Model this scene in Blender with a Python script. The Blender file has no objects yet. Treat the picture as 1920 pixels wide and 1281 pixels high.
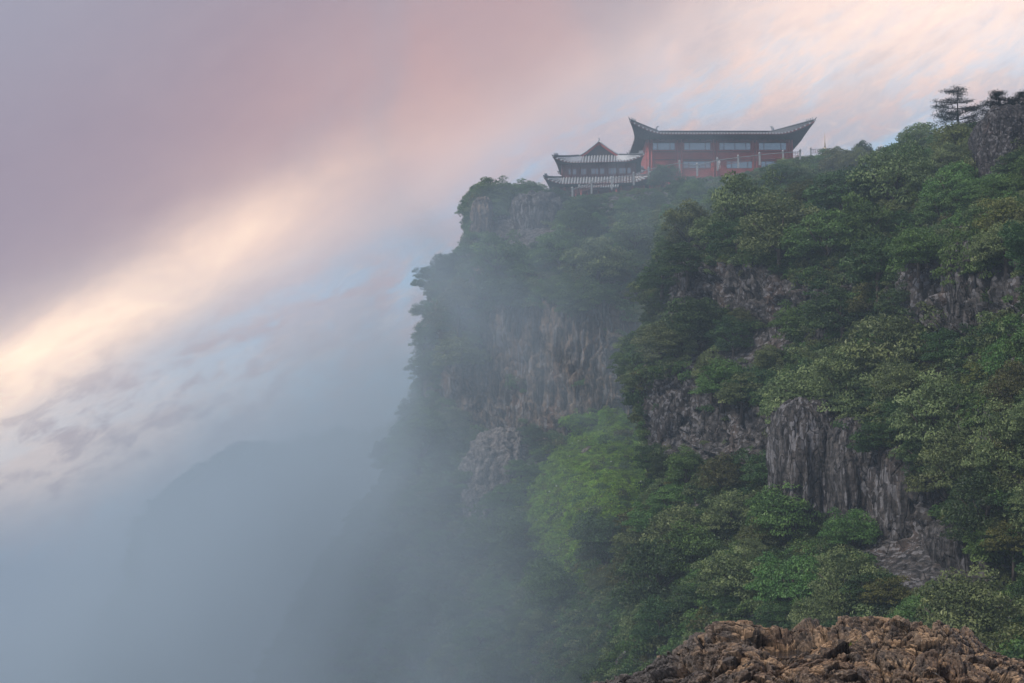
import bpy, bmesh, math, random
import numpy as np
from mathutils import Vector, Matrix, Euler
from mathutils.bvhtree import BVHTree
R = math.radians
rng = np.random.default_rng(7)
random.seed(7)
S = bpy.context.scene
COL = S.collection

# ------------------------------------------------------------------ camera, world, sun, exposure
F = 2637.0                      # focal length in pixels of the 1920 wide photograph
PITCH = math.atan(260.0 / F)
cam = bpy.data.cameras.new('camera'); cam_o = bpy.data.objects.new('camera', cam); COL.objects.link(cam_o)
cam.sensor_width = 36.0; cam.lens = 36.0 * F / 1920.0
cam.clip_start = 0.1; cam.clip_end = 6000
cam_o.location = (0, 0, 0); cam_o.rotation_euler = (math.pi / 2 + PITCH, 0, 0)
S.camera = cam_o

SUN_DIR = Vector((-0.62, -0.28, 0.66)).normalized()
sun = bpy.data.lights.new('sun', 'SUN'); sun_o = bpy.data.objects.new('sun', sun); COL.objects.link(sun_o)
sun.energy = 3.0; sun.angle = R(11); sun.color = (1.0, 0.92, 0.82)
sun_o.rotation_euler = SUN_DIR.to_track_quat('Z', 'Y').to_euler()
sun_o.location = SUN_DIR * 300

W = bpy.data.worlds.new('World'); S.world = W; W.use_nodes = True
def build_world():
    nt = W.node_tree; N = nt.nodes; L = nt.links; N.clear()
    out = N.new('ShaderNodeOutputWorld'); bg = N.new('ShaderNodeBackground'); L.new(bg.outputs[0], out.inputs[0])
    bg.inputs[1].default_value = 0.1
    sky = N.new('ShaderNodeTexSky'); sky.sky_type = 'NISHITA'; sky.sun_disc = False
    sky.sun_elevation = math.asin(SUN_DIR.z); sky.sun_rotation = math.atan2(SUN_DIR.x, SUN_DIR.y)
    sky.altitude = 3000; sky.dust_density = 2.0
    tc = N.new('ShaderNodeTexCoord')
    sep = N.new('ShaderNodeSeparateXYZ'); L.new(tc.outputs['Generated'], sep.inputs[0])
    def math_(op, a, b=None, clamp=False):
        m = N.new('ShaderNodeMath'); m.operation = op; m.use_clamp = clamp
        for i, v in enumerate((a, b)):
            if v is None: continue
            if isinstance(v, (int, float)): m.inputs[i].default_value = v
            else: L.new(v, m.inputs[i])
        return m.outputs[0]
    def noise(scale, detail, rough, mp, dist=0.0):
        n = N.new('ShaderNodeTexNoise'); n.inputs['Scale'].default_value = scale
        n.inputs['Detail'].default_value = detail; n.inputs['Roughness'].default_value = rough
        n.inputs['Distortion'].default_value = dist
        L.new(mp, n.inputs['Vector']); return n.outputs['Fac']
    def ramp(fac, stops, interp='LINEAR'):
        r = N.new('ShaderNodeValToRGB'); r.color_ramp.interpolation = interp
        e = r.color_ramp.elements
        e[0].position, e[0].color = stops[0][0], (*stops[0][1], 1)
        e[1].position, e[1].color = stops[-1][0], (*stops[-1][1], 1)
        for p, c in stops[1:-1]:
            q = e.new(p); q.color = (*c, 1)
        L.new(fac, r.inputs[0]); return r.outputs[0]
    def mix(f, a, b, mode='MIX'):
        m = N.new('ShaderNodeMix'); m.data_type = 'RGBA'; m.blend_type = mode
        if isinstance(f, (int, float)): m.inputs[0].default_value = f
        else: L.new(f, m.inputs[0])
        for i, v in ((6, a), (7, b)):
            if isinstance(v, tuple): m.inputs[i].default_value = (*v, 1)
            else: L.new(v, m.inputs[i])
        return m.outputs[2]
    X, Y, Z = sep.outputs
    # coordinates stretched along the diagonal bands
    mp = N.new('ShaderNodeMapping'); mp.vector_type = 'POINT'
    mp.inputs['Rotation'].default_value = (0, math.atan(0.55), 0)
    L.new(tc.outputs['Generated'], mp.inputs['Vector'])
    mp2 = N.new('ShaderNodeVectorMath'); mp2.operation = 'MULTIPLY'; mp2.inputs[1].default_value = (1.0, 1.0, 2.6)
    L.new(mp.outputs[0], mp2.inputs[0])
    band = mp2.outputs[0]
    nbig = noise(3.2, 3, .5, band)
    nmid = noise(11, 6, .58, band, .4)
    nfin = noise(26, 8, .66, band, .25)
    d = math_('SUBTRACT', math_('SUBTRACT', Z, math_('MULTIPLY', X, 0.55)), 0.268)
    dw = math_('ADD', d, math_('MULTIPLY', math_('SUBTRACT', nbig, .5), .06))
    # 0..1 over d = -0.35 .. 0.35
    t = math_('MULTIPLY_ADD', dw, 1 / .7)
    t = math_('ADD', math_('MULTIPLY', dw, 1 / .7), .5, True)
    low = ramp(t, [(0.0, (.20, .28, .40)), (.10, (.24, .33, .47)), (.24, (.33, .42, .56)), (.36, (.40, .43, .55)),
                   (.435, (.50, .50, .61)), (.472, (.72, .62, .65)), (.49, (.66, .53, .57)), (.53, (.38, .285, .345)), (.58, (.335, .235, .30)), (.68, (.32, .25, .325)), (.82, (.36, .35, .44)), (1.0, (.40, .42, .52))])
    # broken clouds with blue gaps below the big band
    gap = math_('MULTIPLY', math_('SUBTRACT', nmid, .48), 9.0, True)
    below = math_('MULTIPLY', math_('SUBTRACT', .475, t), 14, True)
    pale = mix(gap, low, (.28, .64, .95))
    low2 = mix(math_('MULTIPLY', below, .8), low, pale)
    tx = math_('MULTIPLY', math_('SUBTRACT', nfin, .50), 6.0, True)
    low3 = mix(math_('MULTIPLY', math_('MULTIPLY', tx, below), .7), low2, (.60, .36, .37))
    # warm glow low on the left, and high on the right
    def lobe(cx, cz, rx, rz, rot=0.5):
        ax = math_('SUBTRACT', X, cx)
        az = math_('SUBTRACT', math_('SUBTRACT', Z, cz), math_('MULTIPLY', ax, rot))
        q = math_('ADD', math_('POWER', math_('ABSOLUTE', math_('DIVIDE', ax, rx)), 2.0), math_('POWER', math_('ABSOLUTE', math_('DIVIDE', az, rz)), 2.0))
        g = math_('DIVIDE', 1.0, math_('ADD', 1.0, math_('POWER', q, 1.5)))
        front = math_('MULTIPLY', Y, 3.0, True)
        return math_('MULTIPLY', g, front)
    g4 = lobe(-.24, .134, .17, .028, .66)
    low3 = mix(math_('MULTIPLY', g4, math_('MULTIPLY', nfin, 1.0)), low3, (1.05, .82, .72))
    g1 = lobe(-.36, .054, .19, .026, .66)
    g1 = math_('MULTIPLY', g1, math_('ADD', .0, math_('MULTIPLY', nmid, 1.75)), True)
    nff = noise(62, 6, .65, band, .8)
    low3 = mix(math_('MULTIPLY', math_('MULTIPLY', math_('MULTIPLY', math_('SUBTRACT', nff, .5), 6.0, True), math_('MULTIPLY', math_('SUBTRACT', .50, t), 10, True)), .45), low3, (.80, .66, .64))
    c = mix(g1, low3, (2.3, 1.62, 1.08))
    g5 = lobe(-.30, .018, .17, .045, .35)
    pf = math_('MULTIPLY', math_('SUBTRACT', nfin, .47), 9.0, True)
    c = mix(math_('MULTIPLY', g5, .65), c, (1.05, .82, .70))
    c = mix(math_('MULTIPLY', math_('MULTIPLY', g5, pf), .62), c, (.36, .28, .33))
    g2 = lobe(.31, .325, .22, .06, .1)
    g2 = math_('MULTIPLY', g2, math_('ADD', .35, math_('MULTIPLY', nfin, 1.0)), True)
    c = mix(g2, c, (1.5, 1.14, .95))
    g3 = lobe(-.02, .31, .16, .07, .5)
    c = mix(math_('MULTIPLY', g3, .7), c, (.66, .37, .35))
    # towards and below the horizon: pale blue vapour
    hz = ramp(math_('MULTIPLY_ADD', Z, 1.0), [(0.0, (0, 0, 0)), (1.0, (1, 1, 1))])
    below_h = math_('MULTIPLY', math_('SUBTRACT', .012, Z), 14, True)
    c = mix(below_h, c, (.21, .275, .385))
    # scale: background strength is .1
    sc = N.new('ShaderNodeVectorMath'); sc.operation = 'SCALE'; sc.inputs['Scale'].default_value = 10.0
    L.new(c, sc.inputs[0])
    cover = mix(0.90, sky.outputs[0], sc.outputs[0])
    L.new(cover, bg.inputs[0])
build_world()
S.view_settings.view_transform = 'Standard'; S.view_settings.look = 'None'
S.view_settings.exposure = 0.0; S.view_settings.gamma = 1.0; S.view_settings.use_curve_mapping = False
S.render.engine = 'CYCLES'
S.cycles.max_bounces = 5; S.cycles.diffuse_bounces = 2; S.cycles.glossy_bounces = 2; S.cycles.transmission_bounces = 3
S.cycles.volume_bounces = 1; S.cycles.transparent_max_bounces = 8
S.cycles.volume_step_rate = 0.6; S.cycles.volume_max_steps = 64
S.cycles.use_adaptive_sampling = True; S.cycles.adaptive_threshold = 0.02
S.cycles.use_denoising = True

# ------------------------------------------------------------------ helpers
CT, ST = math.cos(PITCH), math.sin(PITCH)
def P(px, py, D):
    """point that the photograph shows at (px, py), D metres ahead"""
    cx, cy = (px - 960) / F, (640.5 - py) / F
    y = CT - cy * ST; z = ST + cy * CT
    return np.array((cx * D / y, D, z * D / y))
def proj(p):
    p = np.asarray(p, float)
    x, y, z = p[..., 0], p[..., 1], p[..., 2]
    f = y * CT + z * ST; u = -y * ST + z * CT
    f = np.where(f < 1e-3, 1e-3, f)
    return 960 + F * x / f, 640.5 - F * u / f

def hsh(ix, iy, iz, seed=0):
    h = (ix.astype(np.int64) * 374761393 + iy.astype(np.int64) * 668265263 + iz.astype(np.int64) * 2147483647 + seed * 974711) & 0xffffffff
    h = ((h ^ (h >> 13)) * 1274126177) & 0xffffffff
    h = ((h ^ (h >> 16)) * 2246822519) & 0xffffffff
    return ((h ^ (h >> 15)) & 0xffffff) / float(0x1000000)
def vnoise(p, seed=0):
    i = np.floor(p).astype(np.int64); f = p - i
    f = f * f * f * (f * (f * 6 - 15) + 10)
    r = 0
    for dx in (0, 1):
        wx = f[:, 0] if dx else 1 - f[:, 0]
        for dy in (0, 1):
            wy = f[:, 1] if dy else 1 - f[:, 1]
            for dz in (0, 1):
                wz = f[:, 2] if dz else 1 - f[:, 2]
                r = r + wx * wy * wz * hsh(i[:, 0] + dx, i[:, 1] + dy, i[:, 2] + dz, seed)
    return r * 2 - 1
def fbm(p, oct=4, rough=.5, seed=0, ridged=False):
    a, s, r = 1.0, 0.0, 0
    q = p.copy()
    for o in range(oct):
        n = vnoise(q, seed + o)
        if ridged: n = 1 - 2 * np.abs(n)
        r = r + a * n; s += a; a *= rough; q = q * 2.03 + 17.3
    return r / s
def worley(p, seed=0):
    i = np.floor(p).astype(np.int64)
    best = np.full(len(p), 9.0); sec = np.full(len(p), 9.0)
    for dx in (-1, 0, 1):
        for dy in (-1, 0, 1):
            for dz in (-1, 0, 1):
                c = i + (dx, dy, dz)
                q = c + np.stack([hsh(c[:, 0], c[:, 1], c[:, 2], seed + k) for k in (11, 12, 13)], 1)
                d = ((q - p) ** 2).sum(1)
                sec = np.minimum(sec, np.maximum(d, best)); best = np.minimum(best, d)
    return np.sqrt(best), np.sqrt(sec)

def facet(p, seed=0, tilt=.8):
    """broken blocks: every cell has its own height and its own tilted face; also the closeness to a joint"""
    i = np.floor(p).astype(np.int64)
    best = np.full(len(p), 9.0); sec = np.full(len(p), 9.0); val = np.zeros(len(p))
    for dx in (-1, 0, 1):
        for dy in (-1, 0, 1):
            for dz in (-1, 0, 1):
                c = i + (dx, dy, dz)
                q = c + np.stack([hsh(c[:, 0], c[:, 1], c[:, 2], seed + k) for k in (11, 12, 13)], 1)
                t = np.stack([hsh(c[:, 0], c[:, 1], c[:, 2], seed + k) for k in (21, 22, 23)], 1) * 2 - 1
                h = hsh(c[:, 0], c[:, 1], c[:, 2], seed + 31) - .5 + tilt * ((p - q) * t).sum(1)
                d = ((q - p) ** 2).sum(1); m = d < best
                sec = np.minimum(sec, np.maximum(d, best)); val = np.where(m, h, val); best = np.minimum(best, d)
    return val, np.sqrt(sec) - np.sqrt(best)
def mesh_np(name, verts, faces, mat=None, smooth=True):
    me = bpy.data.meshes.new(name)
    verts = np.asarray(verts, np.float32); faces = np.asarray(faces, np.int32)
    k = faces.shape[1]
    me.vertices.add(len(verts)); me.vertices.foreach_set('co', verts.ravel())
    me.loops.add(faces.size); me.loops.foreach_set('vertex_index', faces.ravel())
    me.polygons.add(len(faces)); me.polygons.foreach_set('loop_start', np.arange(0, faces.size, k, dtype=np.int32))
    me.polygons.foreach_set('loop_total', np.full(len(faces), k, np.int32))
    me.update(calc_edges=True); me.validate()
    me.polygons.foreach_set('use_smooth', np.full(len(me.polygons), smooth))
    if mat: me.materials.append(mat)
    return me
def link(name, me, parent=None, **props):
    o = bpy.data.objects.new(name, me); COL.objects.link(o)
    if parent: o.parent = parent
    for k, v in props.items(): o[k] = v
    return o
def empty(name, loc, rz=0, label=None, cat=None, group=None):
    o = bpy.data.objects.new(name, None); COL.objects.link(o); o.location = loc; o.rotation_euler = (0, 0, rz)
    o.empty_display_size = .5
    if label: o['label'] = label
    if cat: o['category'] = cat
    if group: o['group'] = group
    return o
class MB:
    """collects simple shapes into one mesh"""
    def __init__(s): s.v = []; s.f = []
    def add(s, v, f):
        b = len(s.v); s.v += [tuple(map(float, q)) for q in v]; s.f += [[b + i for i in q] for q in f]; return s
    def box(s, c, d, rz=0):
        cx, cy, cz = c; hx, hy, hz = d[0] / 2, d[1] / 2, d[2] / 2
        ca, sa = math.cos(rz), math.sin(rz); v = []
        for z in (-hz, hz):
            for x, y in ((-hx, -hy), (hx, -hy), (hx, hy), (-hx, hy)): v.append((cx + x * ca - y * sa, cy + x * sa + y * ca, cz + z))
        return s.add(v, [(0, 3, 2, 1), (4, 5, 6, 7), (0, 1, 5, 4), (1, 2, 6, 5), (2, 3, 7, 6), (3, 0, 4, 7)])
    def tube(s, pts, rad, n=6, cap=True):
        pts = [Vector(p) for p in pts]; v = []; f = []
        if not hasattr(rad, '__len__'): rad = [rad] * len(pts)
        for i, p in enumerate(pts):
            t = (pts[min(i + 1, len(pts) - 1)] - pts[max(i - 1, 0)]).normalized()
            a = t.cross(Vector((0, 0, 1)) if abs(t.z) < .9 else Vector((1, 0, 0))).normalized(); b = t.cross(a)
            for k in range(n):
                an = 2 * math.pi * k / n; v.append(p + (a * math.cos(an) + b * math.sin(an)) * rad[i])
        for i in range(len(pts) - 1):
            for k in range(n):
                k2 = (k + 1) % n; f.append((i * n + k, i * n + k2, (i + 1) * n + k2, (i + 1) * n + k))
        if cap: f.append(tuple(range(n - 1, -1, -1))); f.append(tuple((len(pts) - 1) * n + k for k in range(n)))
        return s.add(v, f)
    def lathe(s, c, prof, n=12):
        v = []; f = []
        for r, z in prof:
            for k in range(n):
                a = 2 * math.pi * k / n; v.append((c[0] + r * math.cos(a), c[1] + r * math.sin(a), c[2] + z))
        for i in range(len(prof) - 1):
            for k in range(n):
                k2 = (k + 1) % n; f.append((i * n + k, i * n + k2, (i + 1) * n + k2, (i + 1) * n + k))
        f.append(tuple(range(n - 1, -1, -1))); f.append(tuple((len(prof) - 1) * n + k for k in range(n)))
        return s.add(v, f)
    def grid(s, rows):
        n = len(rows[0]); v = [p for r in rows for p in r]
        f = [(i * n + j, i * n + j + 1, (i + 1) * n + j + 1, (i + 1) * n + j) for i in range(len(rows) - 1) for j in range(n - 1)]
        return s.add(v, f)
    def mesh(s, name, mat=None, smooth=False):
        me = bpy.data.meshes.new(name); me.from_pydata(s.v, [], s.f); me.update()
        if mat: me.materials.append(mat)
        if smooth: me.polygons.foreach_set('use_smooth', [True] * len(me.polygons))
        return me
    def obj(s, name, mat, parent=None, smooth=False, **props):
        return link(name, s.mesh(name, mat, smooth), parent, **props)

# ------------------------------------------------------------------ materials
def new_mat(name):
    m = bpy.data.materials.new(name); m.use_nodes = True
    return m, m.node_tree.nodes, m.node_tree.links, m.node_tree.nodes['Principled BSDF']
def nd(N, t, **kw):
    n = N.new(t)
    for k, v in kw.items():
        if k in n.inputs: n.inputs[k].default_value = v
        else: setattr(n, k, v)
    return n
def ramp_node(N, L, fac, stops, interp='LINEAR'):
    r = N.new('ShaderNodeValToRGB'); r.color_ramp.interpolation = interp; e = r.color_ramp.elements
    def c4(c): return (*c, 1) if hasattr(c, '__len__') else (c, c, c, 1)
    e[0].position, e[0].color = stops[0][0], c4(stops[0][1]); e[1].position, e[1].color = stops[-1][0], c4(stops[-1][1])
    for p, c in stops[1:-1]:
        q = e.new(p); q.color = c4(c)
    L.new(fac, r.inputs[0]); return r.outputs[0]
def mixc(N, L, f, a, b, mode='MIX'):
    m = N.new('ShaderNodeMix'); m.data_type = 'RGBA'; m.blend_type = mode
    if isinstance(f, (int, float)): m.inputs[0].default_value = f
    else: L.new(f, m.inputs[0])
    for i, v in ((6, a), (7, b)):
        if hasattr(v, '__len__'): m.inputs[i].default_value = (*v, 1)
        else: L.new(v, m.inputs[i])
    return m.outputs[2]

def rock_material(name, scale=1.0, cols=None, lichen=.5, rust=.5, vertical=3.0, bump=.6, gloss=.75, fine=1.0, streak=False):
    m, N, L, B = new_mat(name)
    geo = N.new('ShaderNodeNewGeometry')
    st = nd(N, 'ShaderNodeVectorMath', operation='MULTIPLY'); st.inputs[1].default_value = (scale, scale, scale / vertical)
    L.new(geo.outputs['Position'], st.inputs[0])
    iso = nd(N, 'ShaderNodeVectorMath', operation='SCALE'); iso.inputs['Scale'].default_value = scale
    L.new(geo.outputs['Position'], iso.inputs[0])
    n1 = nd(N, 'ShaderNodeTexNoise', Scale=.22, Detail=6.0, Roughness=.6); L.new(st.outputs[0], n1.inputs['Vector'])
    n2 = nd(N, 'ShaderNodeTexNoise', Scale=1.5, Detail=8.0, Roughness=.68); L.new(st.outputs[0], n2.inputs['Vector'])
    n3 = nd(N, 'ShaderNodeTexNoise', Scale=2.6 * fine, Detail=6.0, Roughness=.75, Distortion=.8); L.new(iso.outputs[0], n3.inputs['Vector'])
    vo = nd(N, 'ShaderNodeTexVoronoi', Scale=2.2 * fine); L.new(iso.outputs[0], vo.inputs['Vector'])
    cols = cols or ((.022, .021, .022), (.062, .056, .054), (.13, .115, .108))
    c = ramp_node(N, L, n2.outputs['Fac'], [(.40, cols[0]), (.5, cols[1]), (.61, cols[2])])
    rf = ramp_node(N, L, n1.outputs['Fac'], [(.54, 0.0), (.66, rust)])
    c = mixc(N, L, rf, c, (.15, .08, .05))
    lf = ramp_node(N, L, n3.outputs['Fac'], [(.57, 0.0), (.66, lichen)])
    c = mixc(N, L, lf, c, (.27, .265, .275))
    dk = ramp_node(N, L, vo.outputs['Distance'], [(.0, 1.1), (.35, 1.0), (.8, .55)])
    c = mixc(N, L, 1.0, c, dk, 'MULTIPLY')
    v2 = nd(N, 'ShaderNodeTexVoronoi', Scale=3.4 * fine); L.new((st if streak else iso).outputs[0], v2.inputs['Vector'])
    bwn = N.new('ShaderNodeSeparateColor'); L.new(v2.outputs['Color'], bwn.inputs[0])
    pz = nd(N, 'ShaderNodeMath', operation='MULTIPLY'); L.new(ramp_node(N, L, bwn.outputs[0], [(.70, 0.0), (.86, .8)]), pz.inputs[0]); L.new(ramp_node(N, L, n1.outputs['Fac'], [(.38, .25), (.55, 1.0)]), pz.inputs[1])
    c = mixc(N, L, pz.outputs[0], c, (.23, .225, .24))
    ve = nd(N, 'ShaderNodeTexVoronoi', Scale=.75, feature='DISTANCE_TO_EDGE'); L.new(st.outputs[0], ve.inputs['Vector'])
    ck = ramp_node(N, L, ve.outputs['Distance'], [(.0, .25), (.035, 1.0)])
    c = mixc(N, L, 1.0, c, ck, 'MULTIPLY')
    L.new(c, B.inputs['Base Color']); B.inputs['Roughness'].default_value = gloss
    B.inputs['Specular IOR Level'].default_value = .3
    h = nd(N, 'ShaderNodeMath', operation='MULTIPLY_ADD'); L.new(vo.outputs['Distance'], h.inputs[0]); h.inputs[1].default_value = -.5
    L.new(n3.outputs['Fac'], h.inputs[2])
    h3 = nd(N, 'ShaderNodeMath', operation='ADD'); L.new(h.outputs[0], h3.inputs[0]); L.new(n2.outputs['Fac'], h3.inputs[1])
    h2 = nd(N, 'ShaderNodeMath', operation='ADD'); L.new(h3.outputs[0], h2.inputs[0]); L.new(ck, h2.inputs[1])
    bp = nd(N, 'ShaderNodeBump', Strength=bump, Distance=.5 / scale); L.new(h2.outputs[0], bp.inputs['Height'])
    L.new(bp.outputs[0], B.inputs['Normal'])
    return m
M_rock = rock_material('cliff_rock', .9, lichen=.75, rust=.35)
M_flute = rock_material('fluted_rock', .8, cols=((.032, .025, .021), (.12, .085, .062), (.26, .185, .13)), lichen=.25, rust=.8, vertical=9.0, streak=True)
M_pale = rock_material('pale_rock', 1.2, cols=((.09, .078, .075), (.24, .205, .195), (.38, .335, .31)), lichen=.5, rust=.3, vertical=1.3, bump=.9)
M_tower = rock_material('tower_rock', 1.4, cols=((.02, .019, .023), (.05, .045, .05), (.10, .09, .09)), lichen=.35, rust=.5, vertical=2, bump=.9)

def leaf_material(name, dark, mid, light, var=.25, trans=.25, spec=.35, rough=.5):
    m, N, L, B = new_mat(name)
    at = nd(N, 'ShaderNodeAttribute', attribute_name='tint')
    oi = N.new('ShaderNodeObjectInfo')
    s = nd(N, 'ShaderNodeMath', operation='MULTIPLY_ADD'); L.new(oi.outputs['Random'], s.inputs[0]); s.inputs[1].default_value = var
    s2 = nd(N, 'ShaderNodeMath', operation='MULTIPLY_ADD'); L.new(at.outputs['Fac'], s2.inputs[0]); s2.inputs[1].default_value = 1 - var
    L.new(s2.outputs[0], s.inputs[2]); s2.inputs[2].default_value = 0
    c = ramp_node(N, L, s.outputs[0], [(0.05, dark), (.5, mid), (.95, light)])
    hue = nd(N, 'ShaderNodeHueSaturation'); mr = nd(N, 'ShaderNodeMapRange'); L.new(oi.outputs['Random'], mr.inputs['Value'])
    mr.inputs['To Min'].default_value = .475; mr.inputs['To Max'].default_value = .525
    L.new(mr.outputs[0], hue.inputs['Hue']); L.new(c, hue.inputs['Color'])
    c = hue.outputs[0]
    L.new(c, B.inputs['Base Color']); B.inputs['Roughness'].default_value = rough; B.inputs['Specular IOR Level'].default_value = spec
    tr = N.new('ShaderNodeBsdfTranslucent'); L.new(c, tr.inputs[0])
    ms = N.new('ShaderNodeMixShader'); ms.inputs[0].default_value = trans
    L.new(B.outputs[0], ms.inputs[1]); L.new(tr.outputs[0], ms.inputs[2]); L.new(ms.outputs[0], N['Material Output'].inputs[0])
    return m
M_leaf = {
    'rhodo': leaf_material('rhododendron_leaves', (.045, .072, .03), (.145, .195, .075), (.36, .42, .18)),
    'green': leaf_material('green_leaves', (.03, .07, .018), (.095, .18, .045), (.22, .34, .10)),
    'dark': leaf_material('dark_leaves', (.018, .04, .016), (.05, .10, .034), (.13, .21, .07)),
    'yellow': leaf_material('yellow_green_leaves', (.06, .075, .02), (.14, .16, .04), (.26, .26, .08)),
    'olive': leaf_material('olive_leaves', (.045, .055, .02), (.12, .135, .045), (.25, .25, .10)),
    'meadow': leaf_material('meadow_leaves', (.04, .10, .01), (.20, .37, .025), (.50, .64, .08), trans=.2, var=.45),
    'needle': leaf_material('fir_needles', (.012, .022, .018), (.022, .04, .03), (.045, .065, .045), trans=.05),
}
m, N, L, B = new_mat('bark'); B.inputs['Base Color'].default_value = (.07, .05, .04, 1); B.inputs['Roughness'].default_value = .9
nn = nd(N, 'ShaderNodeTexNoise', Scale=8.0, Detail=5.0); L.new(ramp_node(N, L, nn.outputs['Fac'], [(.3, (.035, .027, .022)), (.7, (.12, .095, .08))]), B.inputs['Base Color']); M_bark = m
def plain(name, col, rough=.6, var=.25, scale=2.0, spec=.5, metal=0):
    m, N, L, B = new_mat(name)
    tc = N.new('ShaderNodeTexCoord')
    n = nd(N, 'ShaderNodeTexNoise', Scale=scale, Detail=6.0, Roughness=.65); L.new(tc.outputs['Object'], n.inputs['Vector'])
    a = tuple(c * (1 - var) for c in col); b = tuple(min(1, c * (1 + var)) for c in col)
    L.new(ramp_node(N, L, n.outputs['Fac'], [(.3, a), (.7, b)]), B.inputs['Base Color'])
    B.inputs['Roughness'].default_value = rough; B.inputs['Specular IOR Level'].default_value = spec; B.inputs['Metallic'].default_value = metal
    return m
M_red = plain('red_painted_wall', (.38, .06, .05), .7, .25, .6)
M_redwood = plain('dark_red_wood', (.15, .035, .032), .6, .3, 1.5)
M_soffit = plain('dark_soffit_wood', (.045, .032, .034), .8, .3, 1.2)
M_tile = plain('grey_roof_tile', (.085, .09, .10), .45, .35, 3)
M_tilelight = plain('pale_glazed_tile', (.55, .56, .58), .3, .2, 3)
M_tilemid = plain('weathered_tile', (.36, .38, .41), .4, .3, 3)
M_stone = plain('pale_granite', (.34, .35, .36), .7, .2, 6)
M_white = plain('white_frame', (.6, .6, .6), .5, .1)
M_gold = plain('gilded_metal', (.5, .4, .26), .6, .1, 3, metal=.1)
m, N, L, B = new_mat('window_glass'); B.inputs['Base Color'].default_value = (.12, .15, .18, 1); B.inputs['Roughness'].default_value = .12
B.inputs['Specular IOR Level'].default_value = 1.0; B.inputs['Metallic'].default_value = .55; B.inputs['Base Color'].default_value = (.30, .36, .40, 1); M_glass = m

# ------------------------------------------------------------------ terrain lofts
def catmull(A, n, axis):
    A = np.moveaxis(A, axis, 0); k = A.shape[0]
    A2 = np.concatenate([2 * A[:1] - A[1:2], A, 2 * A[-1:] - A[-2:-1]], 0)
    t = np.linspace(0, k - 1, n); i = np.minimum(t.astype(int), k - 2); f = (t - i).reshape(-1, *([1] * (A.ndim - 1)))
    p0, p1, p2, p3 = A2[i], A2[i + 1], A2[i + 2], A2[i + 3]
    r = .5 * ((2 * p1) + (-p0 + p2) * f + (2 * p0 - 5 * p1 + 4 * p2 - p3) * f ** 2 + (-p0 + 3 * p1 - 3 * p2 + p3) * f ** 3)
    lin = p1 * (1 - f) + p2 * f
    return np.moveaxis(.55 * r + .45 * lin, 0, axis)
def grid_normals(G):
    du = np.gradient(G, axis=0); dv = np.gradient(G, axis=1)
    n = np.cross(du, dv); return n / (np.linalg.norm(n, axis=2, keepdims=True) + 1e-9)
def grid_faces(nu, nv):
    a = np.arange(nu * nv).reshape(nu, nv)
    return np.stack([a[:-1, :-1], a[:-1, 1:], a[1:, 1:], a[1:, :-1]], -1).reshape(-1, 4)
def loft(name, cols, nu, nv, disp, mats, matfn=None, drop=-118, backlen=60):
    C = []
    for col in cols:
        pts = [P(*q) for q in col]
        b1 = pts[0] + (0, backlen * .35, .6); b2 = pts[0] + (0, backlen, -2.0)
        e1 = pts[-1].copy(); e1[1] -= 6; e1[2] = (e1[2] + drop) * .5; e2 = e1.copy(); e2[1] -= 10; e2[2] = drop
        C.append([b2, b1] + pts + [e1, e2])
    G = catmull(catmull(np.array(C), nu, 0), nv, 1)
    n = grid_normals(G)
    if (n[:, :, 1].mean() > 0): n = -n
    G = disp(G, n)
    me = mesh_np(name, G.reshape(-1, 3), grid_faces(nu, nv), None, True)
    for m_ in mats: me.materials.append(m_)
    if matfn is not None:
        cen = (G[:-1, :-1] + G[1:, 1:]) * .5
        me.polygons.foreach_set('material_index', matfn(cen.reshape(-1, 3)).astype(np.int32))
    o = link(name, me, kind='structure')
    return o, G
def disp_rock(big=2.2, mid=.9, flute=.8, fsc=.7, small=.28, seed=1, blk=1.0, tall=1.0):
    def f(G, n):
        sh = G.shape; p = G.reshape(-1, 3); nn_ = n.reshape(-1, 3)
        steep = np.clip((.75 - np.abs(nn_[:, 2])) * 2.5, 0, 1)
        # keep displacement from tearing at silhouettes: gentle at the crest
        d = big * fbm(p / 14.0, 3, .5, seed)
        d += mid * fbm(p / 4.2, 3, .55, seed + 5, True) * (.4 + .6 * steep)
        q = p * (fsc, fsc, .07) + .9 * np.stack([vnoise(p / 6, seed + 31), vnoise(p / 6, seed + 32), 0 * p[:, 0]], 1)
        d += flute * steep * fbm(q, 3, .55, seed + 9, True)
        w1, w2 = worley(p * (.55, .55, .3 / tall), seed + 20)
        d += .8 * blk * steep * np.clip((w2 - w1) * 4.5, 0, 1)
        w1, w2 = worley(p * (1.3, 1.3, .7 / tall), seed + 24); d += .3 * blk * steep * np.clip((w2 - w1) * 3, 0, 1)
        d += small * fbm(p / .9, 3, .6, seed + 14)
        return (p + nn_ * d[:, None]).reshape(sh)
    return f

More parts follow.
